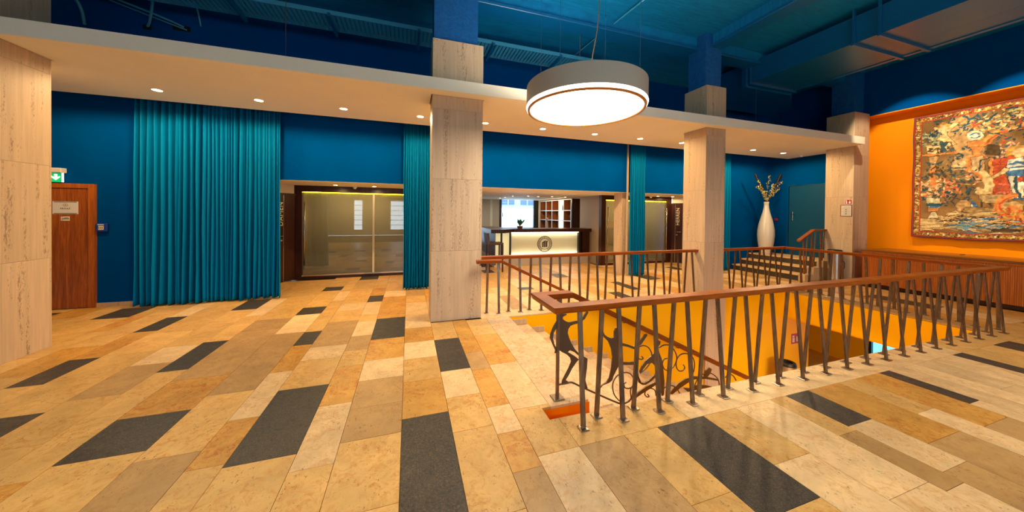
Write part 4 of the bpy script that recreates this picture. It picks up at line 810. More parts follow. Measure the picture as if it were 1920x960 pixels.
# angled toilet walls
def angled(px, py, sx, label, txt, s_door, s_text, name):
    """wall running from (px,py) towards the foyer along (sx*.59,-.81)"""
    d = Vector((sx*0.59, -0.81, 0)).normalized(); nrm = Vector((-d.y, d.x, 0)) if sx < 0 else Vector((d.y, -d.x, 0))
    if nrm.y > 0: nrm = -nrm
    P0 = Vector((px, py, 0))
    def slab(mb, s0, s1, n0, n1, z0, z1):
        q = [P0+d*s0+nrm*n0, P0+d*s1+nrm*n0, P0+d*s1+nrm*n1, P0+d*s0+nrm*n1]
        pts = [(v.x, v.y) for v in q]
        area = sum(pts[i][0]*pts[(i+1) % 4][1]-pts[(i+1) % 4][0]*pts[i][1] for i in range(4))
        return mb.prism(pts if area > 0 else pts[::-1], z0, z1)
    struct(slab(MB(), 0.0, 1.45, -0.15, 0.0, 2.0, RC), 'wall_'+name+'_top', M['beige_paint'], 'beige strip above the %s door' % txt)
    struct(slab(MB(), 0.0, 1.45, -0.15, -0.02, 0, 2.0), 'wall_'+name, M['dark_wood'], 'dark wooden angled wall at the %s door' % txt)
    e = empty('door_2' if sx < 0 else 'door_3', (px, py, 0), label, None, None, 'structure')
    slab(MB(), -0.02, s_door-0.006, -0.02, 0.0, 0.01, 1.955).build('side_panel', M['dark_wood'], e)
    slab(MB(), s_door+0.004, s_door+0.9, -0.02, 0.004, 0.01, 1.955).build('door_leaf', M['dark_wood'], e)
    slab(MB(), s_door-0.006, s_door+0.004, -0.015, 0.003, 0.01, 1.955).build('edge_strip', M['steel'], e)
    slab(MB(), -0.05, s_door+1.0, -0.02, 0.02, 1.955, 2.0).build('door_header', M['dark_wood'], e)
    hp = P0+d*(s_door+0.055)+nrm*0.004
    h = MB().tube([hp+Vector((0,0,1.04)), hp+nrm*0.05+Vector((0,0,1.04)), hp+nrm*0.055+d*0.12+Vector((0,0,1.04))], 0.009).build('door_handle', M['steel'], e)
    MB().tube([hp+Vector((0,0,0.94)), hp+nrm*0.012+Vector((0,0,0.94))], 0.022, 12).build('lock_rosette', M['steel'], e)
    cu = bpy.data.curves.new('lettering', 'FONT'); cu.body = txt; cu.size = 0.145; cu.extrude = 0.002; cu.align_x = 'LEFT'; cu.align_y = 'CENTER'; cu.space_character = 1.12
    o = bpy.data.objects.new('lettering', cu); COL.objects.link(o); cu.materials.append(M['pale_lettering'])
    # text runs upwards: local x -> world z, local z -> outward normal
    xa = Vector((0, 0, 1)); za = nrm; ya = za.cross(xa)
    p = P0+d*s_text+nrm*0.008+Vector((0, 0, 1.26))
    mw = Matrix(((xa.x, ya.x, za.x, p.x), (xa.y, ya.y, za.y, p.y), (xa.z, ya.z, za.z, p.z), (0, 0, 0, 1)))
    solid(o, e, mw)
angled(-2.52, 8.54, -1, 'dark wooden angled door lettered DAMEN', 'DAMEN', 0.245, 0.31, 'angled_left')
angled(8.475, 8.54, 1, 'dark wooden angled door lettered HERREN', 'HERREN', 0.105, 0.185, 'angled_right')

def vestibule(x0, x1, mull, handles, label, name):
    e = empty('glass_front', ((x0+x1)/2, 8.62, 0), label, 'glass partition')
    y0, y1 = 8.55, 8.69
    MB().box(x0, x0+0.16, y0, y1, 0.0, RC).build('post', M['dark_wood'], e); MB().box(x1-0.16, x1, y0, y1, 0.0, RC).build('post', M['dark_wood'], e)
    MB().box(x0+0.16, x1-0.16, y0, y1, 2.055, RC).build('header', M['dark_wood'], e); MB().box(x0+0.16, x1-0.16, y0+0.01, y1, 0.0, 0.065).build('sill_board', M['dark_wood'], e)
    MB().box(x0+0.16, x1-0.16, y0+0.015, y0+0.05, 0.065, 0.10).build('sill_channel', M['steel'], e)
    xs = [x0+0.16]+mull+[x1-0.16]
    for a, c in zip(xs, xs[1:]): MB().box(a+0.012, c-0.012, 8.60, 8.612, 0.10, 2.045).build('glass_pane', M['smoked_glass'], e)
    for m in mull: MB().box(m-0.022, m+0.022, 8.59, 8.622, 0.10, 2.045).build('mullion', M['beige_paint'], e)
    for hx in handles:
        h = MB().tube([(hx, 8.545, 0.33), (hx, 8.545, 1.83)], 0.016, 10).build('bar_handle', M['steel'], e, smooth=True)
        for z in (0.45, 1.72): MB().tube([(hx, 8.545, z), (hx, 8.60, z)], 0.007).build('standoff', M['steel'], h)
    MB().box(x0+0.17, x1-0.17, 8.63, 8.655, 2.04, 2.055).build('light_strip', M['led_yellow'], e)
    # vestibule behind the glass
    b = MB(); b.box(x0, x0+0.05, y1, 9.8, 0, RC); b.box(x1-0.05, x1, y1, 9.8, 0, RC)
    b.box(x0, x1, 9.8, 9.86, 0, RC)
    struct(b, 'wall_vestibule_'+name, M['vestibule_paint'], 'dark wooden lining of the vestibule')
vestibule(-2.53, 0.10, [-0.83], [-2.31], 'dark framed smoked glass front beside the wide curtain', 'left')
vestibule(5.72, 8.47, [], [5.95, 8.26], 'dark framed smoked glass front near the HERREN door', 'right')
lamp('vestibule_fill', 'AREA', (-1.2, 9.2, 2.15), 20, (1, 0.8, 0.45), (-1.2, 9.2, 0), shape='RECTANGLE', size=1.6, size_y=0.2)  # added fill behind the smoked glass, no fixture modelled
lamp('vestibule_fill', 'AREA', (7.1, 9.2, 2.15), 34, (1, 0.85, 0.5), (7.1, 9.2, 0), shape='RECTANGLE', size=1.6, size_y=0.2)  # same added fill for the right-hand vestibule
for x, y, l in ((-1.587, 8.11, 'recessed downlight over the smoked glass front, nearer the DAMEN door'), (-0.772, 8.11, 'recessed downlight over the smoked glass front, nearer the broad pillar'),
               (7.614, 8.25, 'recessed downlight over the glass front near the stone pier'), (8.22, 8.27, 'recessed downlight over the HERREN door')):
    downlight(x, y, RC, l, 'downlights in the low recess ceiling', 14, 0.045)
def detector(x, y, z, label):
    e = empty('smoke_detector', (x, y, z), label, 'smoke detector', 'smoke detectors')
    MB().lathe([(0.05, 0.0), (0.05, -0.02), (0.036, -0.028)], (x, y, z), 20).build('detector_base', M['sign_white'], e)
    MB().lathe([(0.03, -0.028), (0.03, -0.05), (0.012, -0.056)], (x, y, z), 20).build('detector_head', M['sign_white'], e)
detector(-1.238, 8.45, RC, 'white smoke detector above the smoked glass front by the wide curtain')
detector(7.50, 8.44, RC, 'white smoke detector above the glass front by the stone pier')
detector(10.41, 5.94, SZ0, 'white smoke detector on the soffit above the blue door')

pier = empty('pillar_pier', (5.4, 7.3, 0), 'narrow travertine pier below the blue lintel', None, None, 'structure')
for a, c in ((0, 1.05), (1.053, 2.185)): MB().box(5.42, 5.60, 7.16, 7.5, a, c).build('stone_slab', M['travertine'], pier)
MB().box(5.435, 5.47, 6.965, 7.0, 0.0, 3.6).build('edge_strip', M['travertine'], pier)

# ================================================================ BAR ROOM
b = MB(); b.box(0.05, 0.10, 9.8, 13.4, 0, RC); b.box(6.05, 6.15, 9.86, 13.5, 0, RC)
b.box(0.05, 1.2, 13.4, 13.5, 0, RC); b.box(2.75, 3.78, 13.4, 13.5, 0, RC); b.box(5.62, 6.15, 13.4, 13.5, 0, RC); b.box(3.78, 5.62, 13.4, 13.5, 0, 0.9)
b.box(1.2, 2.75, 13.4, 13.5, 0, 0.3)
struct(b, 'wall_bar', M['beige_paint'], 'pale walls of the bar room')
for i, (x0, x1, z0) in enumerate(((3.78, 5.62, 0.9), (1.2, 2.75, 0.3))):
    w = struct(MB().box(x0, x1, 13.46, 13.465, z0, RC), 'window_%d' % (i+6), M['window_glass'], 'bar window looking out on a snowy street' if i == 0 else 'second bar window beside the broad pillar')
    b = MB(); b.box(x0, x0+0.10, 13.38, 13.48, z0, RC); b.box(x1-0.22, x1, 13.38, 13.48, z0, RC); b.box(x0, x1, 13.38, 13.48, z0, z0+0.07); b.build('window_frame', M['dark_metal'], w)
    if i == 0: MB().bbox(x0+0.12, x0+0.15, 13.33, 13.37, 1.45, 1.62, 0.004).build('window_handle', M['steel'], w)
MB().box(3.35, 3.46, 13.36, 13.398, 0, RC).build('trim_4', M['white_paint'])['kind'] = 'structure'
# street outside the bar window
bd = empty('building', (5.5, 26, -1), 'pale blue-grey building across the snowy street', 'building')
MB().box(-6, 24, 26, 27, -1, 9).build('facade', plain('facade', (150, 168, 190), 0.8), bd)
wm = plain('facade_window', (58, 92, 132), 0.2)
for k in range(14):
    x = -3+1.75*k
    o = MB().box(x, x+1.15, 25.93, 26.0, 2.35, 3.6).build('window', wm, bd); MB().box(x+0.55, x+0.60, 25.9, 25.93, 2.35, 3.6).build('glazing_bar', M['sign_white'], o)
struct(MB().box(-20, 40, 13.6, 60, -1.1, -1.0), 'ground_outside', plain('snow', (236, 240, 244), 0.8), 'snow-covered street')
tag(MB().box(-4, 20, 19, 19.3, -1.0, 1.92).build('snow_wall', plain('snow_wall', (240, 244, 248), 0.8)), 'low snowy wall along the street outside', 'wall')
pl = empty('parapet_fence', (6, 18.6, 1.05), 'low pale fence of wide panels in front of the snowy wall', 'fence')
for k in range(12): MB().box(-2+1.3*k, -0.73+1.3*k, 17.9, 17.94, -1.0, 1.27).build('fence_panel', plain('fence_panel', (196, 206, 216), 0.6) if k == 0 else M['fence_panel'], pl)
# counter
bar = empty('bar_counter', (4.0, 9.4, 0), 'bar counter with dark wooden top and backlit cream front panel', 'bar counter')
TZ = 1.13
MB().prism([(2.23, 8.76), (2.64, 8.76), (3.02, 9.08), (5.70, 9.08), (5.70, 9.75), (3.1, 9.75), (2.85, 10.9), (2.36, 10.9)], TZ-0.105, TZ).build('counter_top', M['dark_wood'], bar)
MB().prism([(2.42, 9.02), (2.60, 9.02), (2.98, 9.30), (5.70, 9.30), (5.70, 9.70), (3.1, 9.70), (2.8, 10.8), (2.42, 10.8)], 0.30, TZ-0.105).build('counter_body', M['dark_wood'], bar)
MB().prism([(2.40, 9.0), (2.60, 9.0), (2.98, 9.2), (5.70, 9.2), (5.70, 9.72), (3.1, 9.72), (2.8, 10.8), (2.40, 10.8)], 0.0, 0.295).build('plinth', M['beige_paint'], bar)
pn = MB().box(2.99, 5.30, 9.285, 9.299, 0.32, 1.02).build('front_panel', M['bar_panel'], bar)
MB().box(2.99, 5.30, 9.205, 9.235, 1.005, 1.02).build('light_strip', M['led_white'], bar); MB().box(2.99, 5.30, 9.205, 9.235, 0.30, 0.312).build('light_strip', M['led_white'], bar)
for x in (2.95, 5.325): MB().box(x-0.028, x+0.028, 9.19, 9.30, 0.295, TZ-0.106).build('corner_post', M['dark_metal'], bar)
MB().box(5.44, 5.70, 9.20, 9.30, 0.295, TZ-0.106).build('end_panel', M['dark_wood'], bar)
MB().prism([(2.635, 9.035), (2.645, 9.025), (2.925, 9.225), (2.915, 9.24)], 0.32, 1.02).build('side_panel', M['led_panel'], bar)
MB().prism([(2.43, 9.0), (2.58, 9.0), (2.58, 9.012), (2.43, 9.012)], 0.32, 1.02).build('side_panel', M['led_panel'], bar)
MB().box(2.585, 2.635, 8.98, 9.03, 0.295, TZ-0.106).build('corner_post', M['dark_metal'], bar)
# round emblem on the panel
em = empty('emblem', (4.13, 9.28, 0.64), parent=bar)
def ring(mb, r0, r1, y, n=48):
    vs = [(4.13+r*math.cos(2*math.pi*i/n), y, 0.64+r*math.sin(2*math.pi*i/n)) for r in (r0, r1) for i in range(n)]
    return mb.add(vs, [(i, (i+1) % n, n+(i+1) % n, n+i) for i in range(n)])
ring(MB(), 0.236, 0.255, 9.281).build('outer_ring', M['ink'], em); ring(MB(), 0.164, 0.180, 9.281).build('inner_ring', M['ink'], em)
for i, x in enumerate((-0.062, 0.0, 0.062)):
    zt_ = (0.055, 0.085, 0.075)[i]
    mb = MB(); mb.prism_y([(4.13+x-0.022, 0.535), (4.13+x+0.022, 0.535), (4.13+x+0.022, 0.64+zt_-0.03), (4.13+x+0.045, 0.64+zt_+0.025), (4.13+x+0.030, 0.64+zt_+0.03), (4.13+x-0.022, 0.64+zt_-0.005)], 9.276, 9.282)
    mb.build('emblem_column', M['ink'], em)
b = MB()
for i in range(26):
    a = math.radians(90-(-150+i*12)); 
    if 12 < i < 13: continue
    x, z = 4.13+0.21*math.cos(a), 0.64+0.21*math.sin(a); ca, sa = math.cos(a), math.sin(a); w, h = 0.010, 0.022
    b.add([(x-w*sa-h*ca, 9.28, z+w*ca-h*sa), (x+w*sa-h*ca, 9.28, z-w*ca-h*sa), (x+w*sa+h*ca, 9.28, z-w*ca+h*sa), (x-w*sa+h*ca, 9.28, z+w*ca+h*sa)], [(0, 1, 2, 3)])
b.build('ring_lettering', M['ink'], em)
# things on the counter
pt = empty('potted_plant', (3.36, 9.5, TZ), 'small green potted plant on the bar counter', 'plant')
MB().lathe([(0.07, 0.0), (0.10, 0.07), (0.095, 0.07), (0.06, 0.02)], (3.36, 9.5, TZ), 20).build('plant_pot', M['shelf_wood'], pt)
random.seed(21)
for i in range(16):
    a = random.uniform(0, 6.28); r = random.uniform(0.08, 0.22); zz = random.uniform(0.08, 0.27)
    p0 = Vector((3.36, 9.5, TZ+0.06)); p1 = p0+Vector((r*math.cos(a), r*0.6*math.sin(a), zz)); s = Vector((-math.sin(a), math.cos(a), 0.2))*0.035
    m_ = p0.lerp(p1, 0.6)+Vector((0, 0, 0.03)); b = MB(); b.add([p0, m_+s, p1, m_-s], [(0, 1, 2, 3)]); b.build('leaf', M['leaf_green'], pt)
tp = empty('beer_tap', (4.30, 9.5, TZ), 'pale column beer tap on the bar counter', 'beer tap')
MB().lathe([(0.05, 0.0), (0.05, 0.015), (0.038, 0.03), (0.038, 0.28), (0.055, 0.30), (0.045, 0.34), (0.0, 0.345)], (4.30, 9.5, TZ), 20).build('tap_column', M['vase_ceramic'], tp, smooth=True)
MB().tube([(4.30, 9.46, TZ+0.22), (4.24, 9.40, TZ+0.24), (4.22, 9.39, TZ+0.17)], 0.010).build('tap_spout', M['steel'], tp)
# bar stool
sl = empty('bar_stool', (2.26, 8.45, 0), 'dark leather bar stool with low back at the end of the bar', 'stool')
SZs = 0.80
MB().bbox(2.05, 2.46, 8.25, 8.65, SZs-0.06, SZs, 0.015).build('seat', M['leather'], sl)
b = MB(); b.prism_y([(2.02, SZs-0.04), (2.09, SZs-0.04), (2.05, SZs+0.26), (1.99, SZs+0.26)], 8.26, 8.64); b.build('backrest', M['leather'], sl)
for x, y in ((2.07, 8.28), (2.07, 8.62), (2.44, 8.28), (2.44, 8.62)): MB().box(x-0.018, x+0.018, y-0.018, y+0.018, 0, SZs-0.06).build('leg', M['dark_wood'], sl)
for y in (8.28, 8.62): MB().box(2.09, 2.42, y-0.012, y+0.012, 0.28, 0.31).build('footrest', M['dark_wood'], sl)
MB().box(2.425, 2.455, 8.30, 8.60, 0.28, 0.31).build('footrest', M['dark_wood'], sl)
# bottle shelf on the side wall
sh = empty('bar_shelf', (5.85, 12.0, 0), 'tall wooden bottle shelf with pale compartments behind the bar', 'shelf')
sv = [13.38, 12.716, 12.12, 11.487, 11.068, 10.479]
MB().box(6.0, 6.045, 10.45, 13.39, 0.0, 2.17).build('back_board', M['shelf_wood'], sh)
for y in sv:
    o = MB().box(5.715, 6.0, y-0.014, y+0.014, 0, 2.17).build('upright', M['shelf_wood'], sh); MB().box(5.695, 5.714, y-0.018, y+0.018, 0, 2.17).build('edge_strip', M['shelf_edge'], o)
for z in (2.15, 1.733, 1.337, 0.94, 0.5):
    for a, c in zip(sv[1:], sv): o = MB().box(5.715, 6.0, a+0.017, c-0.017, z-0.012, z+0.012).build('shelf_board', M['shelf_wood'], sh); MB().box(5.698, 5.714, a+0.019, c-0.019, z-0.015, z+0.015).build('edge_strip', M['shelf_edge'], o)
MB().box(5.70, 6.04, 10.40, 10.46, 0, 2.17).build('end_panel', M['dark_wood'], sh)
MB().box(5.985, 5.998, 11.085, 11.47, 0.5, 2.13).build('light_panel', M['shelf_glow'], sh); MB().box(5.72, 5.98, 11.462, 11.470, 0.52, 2.13).build('light_panel', M['shelf_glow'], sh)
def bottle(y, z, mat, label, h=0.28, r=0.036):
    e = empty('bottle', (5.84, y, z), label, 'bottle')
    MB().lathe([(r, 0), (r, h*0.6), (r*0.45, h*0.72), (r*0.36, h*0.97), (r*0.4, h)], (5.84, y, z), 16).build('bottle_body', mat, e, smooth=True)
    MB().lathe([(r*0.43, h*0.95), (r*0.43, h*1.02)], (5.84, y, z), 12).build('bottle_cap', M['black_plastic'], e)
bottle(11.36, 1.747, M['bottle_dark'], 'dark wine bottle standing in the backlit shelf compartment', 0.30, 0.045)
bottle(11.62, 1.351, M['bottle_yellow'], 'yellow bottle in the middle row of the bar shelf', 0.27)
bottle(12.80, 1.747, M['bottle_blue'], 'grey-blue bottle in the top compartment nearest the window', 0.25)
bottle(12.85, 1.351, M['bottle_blue'], 'grey-blue bottle in the middle compartment nearest the window', 0.2)
def wineglass(y, label):
    e = empty('wine_glass', (5.82, y, 1.351), label, 'glass', 'wine glasses on the bar shelf')
    MB().lathe([(0.035, 0), (0.004, 0.008), (0.004, 0.10), (0.03, 0.13), (0.04, 0.17), (0.035, 0.22)], (5.82, y, 1.351), 16, cap=False).build('glass_bowl', M['glassware'], e, smooth=True)
wineglass(12.2, 'wine glass alone in the middle row of the bar shelf')
wineglass(10.75, 'wine glass in the end compartment, farther from the dark end panel')
wineglass(10.62, 'wine glass in the end compartment, nearer the dark end panel')
lamp('shelf_fill', 'AREA', (5.3, 11.8, 2.17), 26, WARM, (5.9, 11.8, 1.2), shape='RECTANGLE', size=2.4, size_y=0.3)  # unseen area light added to brighten the bottle shelf
bl_ = [(3.458, 12.2), (3.427, 11.4), (3.41, 10.42), (3.9, 10.2), (4.31, 10.3), (4.73, 10.06), (5.29, 10.15)]
bn = ['nearest the bar window', 'second from the bar window', 'above the counter corner', 'above the plant', 'above the emblem', 'above the beer tap side', 'nearest the bottle shelf end']
for (x, y), l in zip(bl_, bn): downlight(x, y, RC, 'tiny recessed bar downlight '+l, 'downlights over the bar', 0, 0.035)
lamp('bar_room_fill', 'AREA', (3.6, 10.8, 2.17), 30, NEUTRAL, (3.6, 10.8, 0), shape='RECTANGLE', size=3.0, size_y=1.6)  # added ceiling fill for the bar room, not one of its downlights

# ================================================================ BROWN DOOR AND SIGNS ON THE BACK WALL
d4 = empty('door_4', (-5.3, YB, 0), 'reddish brown wooden door marked PRIVAT', None, None, 'structure')
xs = [-5.80, -5.62, -5.42, -5.255, -5.16, -5.03, -4.895]
for a, c in zip(xs, xs[1:]): MB().box(a+0.0004, c-0.0004, YB-0.035, YB-0.001, 0.012, 1.925).build('veneer_strip', M['door_wood'], d4)
MB().box(-4.892, -4.82, YB-0.05, YB-0.001, 0, 2.0).build('frame_jamb', M['frame_wood'], d4); MB().box(-5.875, -5.803, YB-0.05, YB-0.001, 0, 2.0).build('frame_jamb', M['frame_wood'], d4)
MB().box(-5.803, -4.892, YB-0.05, YB-0.001, 1.928, 2.0).build('frame_head', M['frame_wood'], d4)
def text(body, size, loc, mat, parent, face='-Y', extrude=0.0008, space=1.0):
    cu = bpy.data.curves.new('lettering', 'FONT'); cu.body = body; cu.size = size; cu.extrude = extrude; cu.align_x = 'CENTER'; cu.align_y = 'CENTER'; cu.space_character = space
    cu.materials.append(mat); o = bpy.data.objects.new('lettering', cu); COL.objects.link(o); o.parent = parent
    return solid(o, parent, Matrix.Translation(Vector(loc)) @ Matrix.Rotation(math.pi/2, 4, 'X'))
sg = empty('door_sign', (-5.165, YB-0.036, 1.51), 'white paper sign reading PRIVAT on the brown door', 'sign')
MB().box(-5.31, -5.015, YB-0.039, YB-0.036, 1.512, 1.715).build('sign_sheet', M['paper'], sg)
for z in (1.518, 1.700): MB().box(-5.295, -5.03, YB-0.0405, YB-0.039, z, z+0.009).build('clamp_bar', M['ink'], sg)
text('PRIVAT', 0.034, (-5.163, YB-0.040, 1.598), M['ink'], sg, space=1.1)
b = MB(); n = 24
for r0, r1 in ((0.021, 0.027), (0.0, 0.010)):
    vs = [(-5.163+r*1.1*math.cos(2*math.pi*i/n), YB-0.0397, 1.655+r*0.9*math.sin(2*math.pi*i/n)) for r in (r0, r1) for i in range(n)]
    b.add(vs, [(i, (i+1) % n, n+(i+1) % n, n+i) for i in range(n)])
b.build('round_emblem', M['gold_ink'], sg)
sk = empty('door_sticker', (-5.165, YB-0.036, 1.40), 'small red-edged notice sticker on the brown door', 'sticker')
MB().box(-5.222, -5.108, YB-0.0375, YB-0.036, 1.402, 1.482).build('sticker_edge', M['sign_red'], sk)
MB().box(-5.217, -5.113, YB-0.0385, YB-0.0375, 1.407, 1.477).build('sticker_face', M['sticker_cream'], sk)
for z, x0, x1 in ((1.466, -5.21, -5.19), (1.451, -5.18, -5.13), (1.44, -5.205, -5.12), (1.43, -5.205, -5.12), (1.414, -5.21, -5.195)): MB().box(x0, x1, YB-0.039, YB-0.0385, z, z+0.006).build('print_line', M['ink'], sk)
ex = empty('exit_sign', (-5.33, 6.97, 2.0), 'glowing green emergency exit sign with white down arrow above the door', 'exit sign')
MB().bbox(-5.50, -5.17, 6.90, 6.998, 2.16, 2.235, 0.006).build('sign_housing', M['paper'], ex)
MB().box(-5.495, -5.185, 6.935, 6.952, 2.015, 2.158).build('sign_panel', M['exit_green'], ex)
MB().box(-5.185, -5.172, 6.935, 6.952, 2.015, 2.158).build('panel_edge', M['exit_white'], ex)
MB().prism_y([(-5.252, 2.045), (-5.205, 2.088), (-5.205, 2.108), (-5.235, 2.085), (-5.235, 2.138), (-5.268, 2.138), (-5.268, 2.085), (-5.298, 2.108), (-5.298, 2.088)], 6.931, 6.935).build('arrow', M['exit_white'], ex)
cp = empty('call_point', (-4.74, YB, 1.30), 'blue wall call point with pale window beside the brown door', 'call point')
MB().bbox(-4.81, -4.672, YB-0.045, YB, 1.238, 1.365, 0.006).build('housing', M['callpoint_blue'], cp)
MB().box(-4.775, -4.71, YB-0.048, YB-0.045, 1.262, 1.325).build('pale_window', M['sticker_cream'], cp)
MB().box(-4.785, -4.708, YB-0.048, YB-0.045, 1.338, 1.353).build('title_strip', M['sticker_cream'], cp); MB().box(-4.765, -4.735, YB-0.048, YB-0.045, 1.243, 1.252).build('red_lamp', M['sign_red'], cp)
for x in (-4.765, -4.745, -4.726): MB().box(x-0.006, x+0.006, YB-0.0495, YB-0.048, 1.285, 1.30).build('print_mark', M['ink'], cp)
# signs on the far pillar
def fire_sign(x, y0, y1, z0, z1, label):
    e = empty('fire_sign', (x, (y0+y1)/2, z0), label, 'sign')
    MB().box(x-0.004, x, y0, y1, z0, z1).build('sign_border', M['sign_white'], e); MB().box(x-0.006, x-0.004, y0+0.008, y1-0.008, z0+0.008, z1-0.008).build('sign_plate', M['sign_red'], e)
    w = y1-y0; h = z1-z0; a = y1-0.18*w
    MB().box(x-0.008, x-0.006, a-0.17*w, a, z0+0.15*h, z0+0.62*h).build('extinguisher_symbol', M['sign_white'], e); MB().box(x-0.008, x-0.006, a-0.12*w, a+0.04*w, z0+0.66*h, z0+0.82*h).build('extinguisher_symbol', M['sign_white'], e)
    b = MB(); c0 = y0+0.32*w; b.prism_x([(c0-0.10*w, z0+0.18*h), (c0+0.10*w, z0+0.18*h), (c0+0.13*w, z0+0.42*h), (c0+0.04*w, z0+0.58*h), (c0, z0+0.80*h), (c0-0.08*w, z0+0.62*h), (c0-0.13*w, z0+0.38*h)], x-0.008, x-0.006); b.build('flame_symbol', M['sign_white'], e)
fire_sign(10.16, 4.735, 4.875, 1.905, 2.03, 'red fire extinguisher sign on the pillar by the orange wall')
ev = empty('evacuation_plan', (10.16, 4.83, 1.61), 'framed fire safety notice below the red sign on the pillar', 'notice')
MB().box(10.152, 10.16, 4.735, 4.95, 1.615, 1.895).build('notice_border', M['notice_red'], ev); MB().box(10.150, 10.152, 4.748, 4.937, 1.628, 1.882).build('notice_sheet', M['paper'], ev)
for i in range(9): MB().box(10.1492, 10.150, 4.765, 4.92-0.02*(i % 3), 1.65+i*0.024, 1.655+i*0.024).build('print_line', plain('grey_ink', (130, 124, 116), 0.6) if i == 0 else M['grey_ink'], ev)
for i, c in enumerate(('ink', 'leaf_green', 'ink')): MB().box(10.1488, 10.1492, 4.835, 4.85, 1.665+0.05*i, 1.69+0.05*i).build('print_mark', M[c], ev)
def bin_(x, y, z, r, h, label):
    e = empty('waste_bin', (x, y, z), label, 'bin', 'steel waste bins')
    MB().lathe([(r, 0), (r, h-0.06)], (x, y, z), 28).build('bin_body', M['steel'], e, smooth=True, autosmooth=50)
    MB().lathe([(r+0.006, h-0.06), (r+0.006, h-0.02), (r-0.01, h), (r-0.05, h), (r-0.05, h-0.04)], (x, y, z), 28).build('bin_rim', M['black_plastic'], e, smooth=True, autosmooth=50)
    MB().tube([(x+r*0.7, y-r*0.7, z+h*0.7), (x+r*0.95, y-r*0.95, z+h*0.62), (x+r*0.95, y-r*0.95, z+h*0.45), (x+r*0.7, y-r*0.7, z+h*0.4)], 0.008).build('bin_handle', M['black_plastic'], e)
bin_(9.93, 4.93, 0.0, 0.13, 0.80, 'steel waste bin with black rim at the pillar by the counter')
bin_(7.30, 4.35, LZ, 0.15, 0.86, 'steel waste bin with black rim in the lower hall')
MB().box(7.28, 7.36, 4.195, 4.20, LZ+0.62, LZ+0.72).build('bin_label', M['sign_red'], bpy.data.objects['waste_bin.001'])
e = empty('fire_sign', (8.13, WY1, -1.19), 'red fire extinguisher sign on the orange stairwell wall', 'sign')
MB().box(8.0, 8.26, WY1-0.004, WY1, -1.20, -0.98).build('sign_plate', M['sign_red'], e)
MB().box(8.03, 8.10, WY1-0.006, WY1-0.004, -1.17, -1.07).build('extinguisher_symbol', M['sticker_cream'], e); MB().box(8.03, 8.09, WY1-0.006, WY1-0.004, -1.06, -1.02).build('extinguisher_symbol', M['sticker_cream'], e); MB().box(8.16, 8.23, WY1-0.006, WY1-0.004, -1.16, -1.05).build('flame_symbol', M['sticker_cream'], e)

# ================================================================ LONG COUNTER, TAPESTRY
ct = empty('long_counter', (10.35, 2.0, 0), 'long low counter with reeded wooden front below the tapestry', 'counter')
MB().bbox(10.045, 11.066, -1.2, 4.52, 0.822, 0.855, 0.004).build('counter_top', M['counter_top'], ct)
MB().box(10.06, 11.06, -1.2, 4.50, 0.775, 0.822).build('top_rail', M['counter_wood'], ct)
ys = [4.50, 3.95, 2.83, 1.71, 0.59, -0.53, -1.2]
for a, c in zip(ys[1:], ys): MB().box(10.075, 11.05, a+0.003, c-0.003, 0.085, 0.772).build('reeded_panel', M['reeded_wood'], ct)
MB().box(10.12, 11.05, -1.2, 4.47, 0.0, 0.084).build('plinth', M['dark_wood'], ct)
MB().box(10.70, 10.80, 3.28, 3.32, 0.855, 0.862).build('cable_outlet', M['black_plastic'], ct)

# woven hanging: colours painted onto the cloth grid
TY0, TY1, TZ0, TZ1, TXX = 1.1, 4.08, 1.163, 3.873, 10.975
st_ = 0.0085; ny = int((TY1-TY0)/st_)+1; nz = int((TZ1-TZ0)/st_)+1
gy = np.linspace(TY1, TY0, ny); gz = np.linspace(TZ0, TZ1, nz)
YY, ZZ = np.meshgrid(gy, gz, indexing='ij')
rng = np.random.default_rng(4)
def vnoise(cell):
    a = int((TY1-TY0)/cell)+3; c = int((TZ1-TZ0)/cell)+3; g = rng.random((a, c))
    u = (YY-TY0)/cell; v = (ZZ-TZ0)/cell; i = u.astype(int); j = v.astype(int); fu = u-i; fv = v-j
    fu = fu*fu*(3-2*fu); fv = fv*fv*(3-2*fv)
    return (g[i, j]*(1-fu)+g[i+1, j]*fu)*(1-fv)+(g[i, j+1]*(1-fu)+g[i+1, j+1]*fu)*fv
wy = YY+(vnoise(0.05)-0.5)*0.028; wz = ZZ+(vnoise(0.05)-0.5)*0.028
img = np.zeros((ny, nz, 3)); img[:] = (116, 84, 46)
img *= (0.82+0.36*vnoise(0.12))[..., None]
def inpoly(P):
    m = np.zeros(YY.shape, bool); n = len(P)
    for i in range(n):
        (a, c), (d, e) = P[i], P[(i+1) % n]
        if c == e: continue
        cond = ((c > wz) != (e > wz)) & (wy < (d-a)*(wz-c)/(e-c)+a); m ^= cond
    return m
def segdist(P):
    dmin = np.full(YY.shape, 9.0)
    for (a, c), (d, e) in zip(P, P[1:]):
        L = (d-a)**2+(e-c)**2+1e-9; t_ = np.clip(((wy-a)*(d-a)+(wz-c)*(e-c))/L, 0, 1)
        dmin = np.minimum(dmin, np.hypot(wy-a-t_*(d-a), wz-c-t_*(e-c)))
    return dmin
def put(m, col): img[m] = np.array(col)*(0.85+0.3*rng.random())
shade = 0.75+0.5*vnoise(0.035)
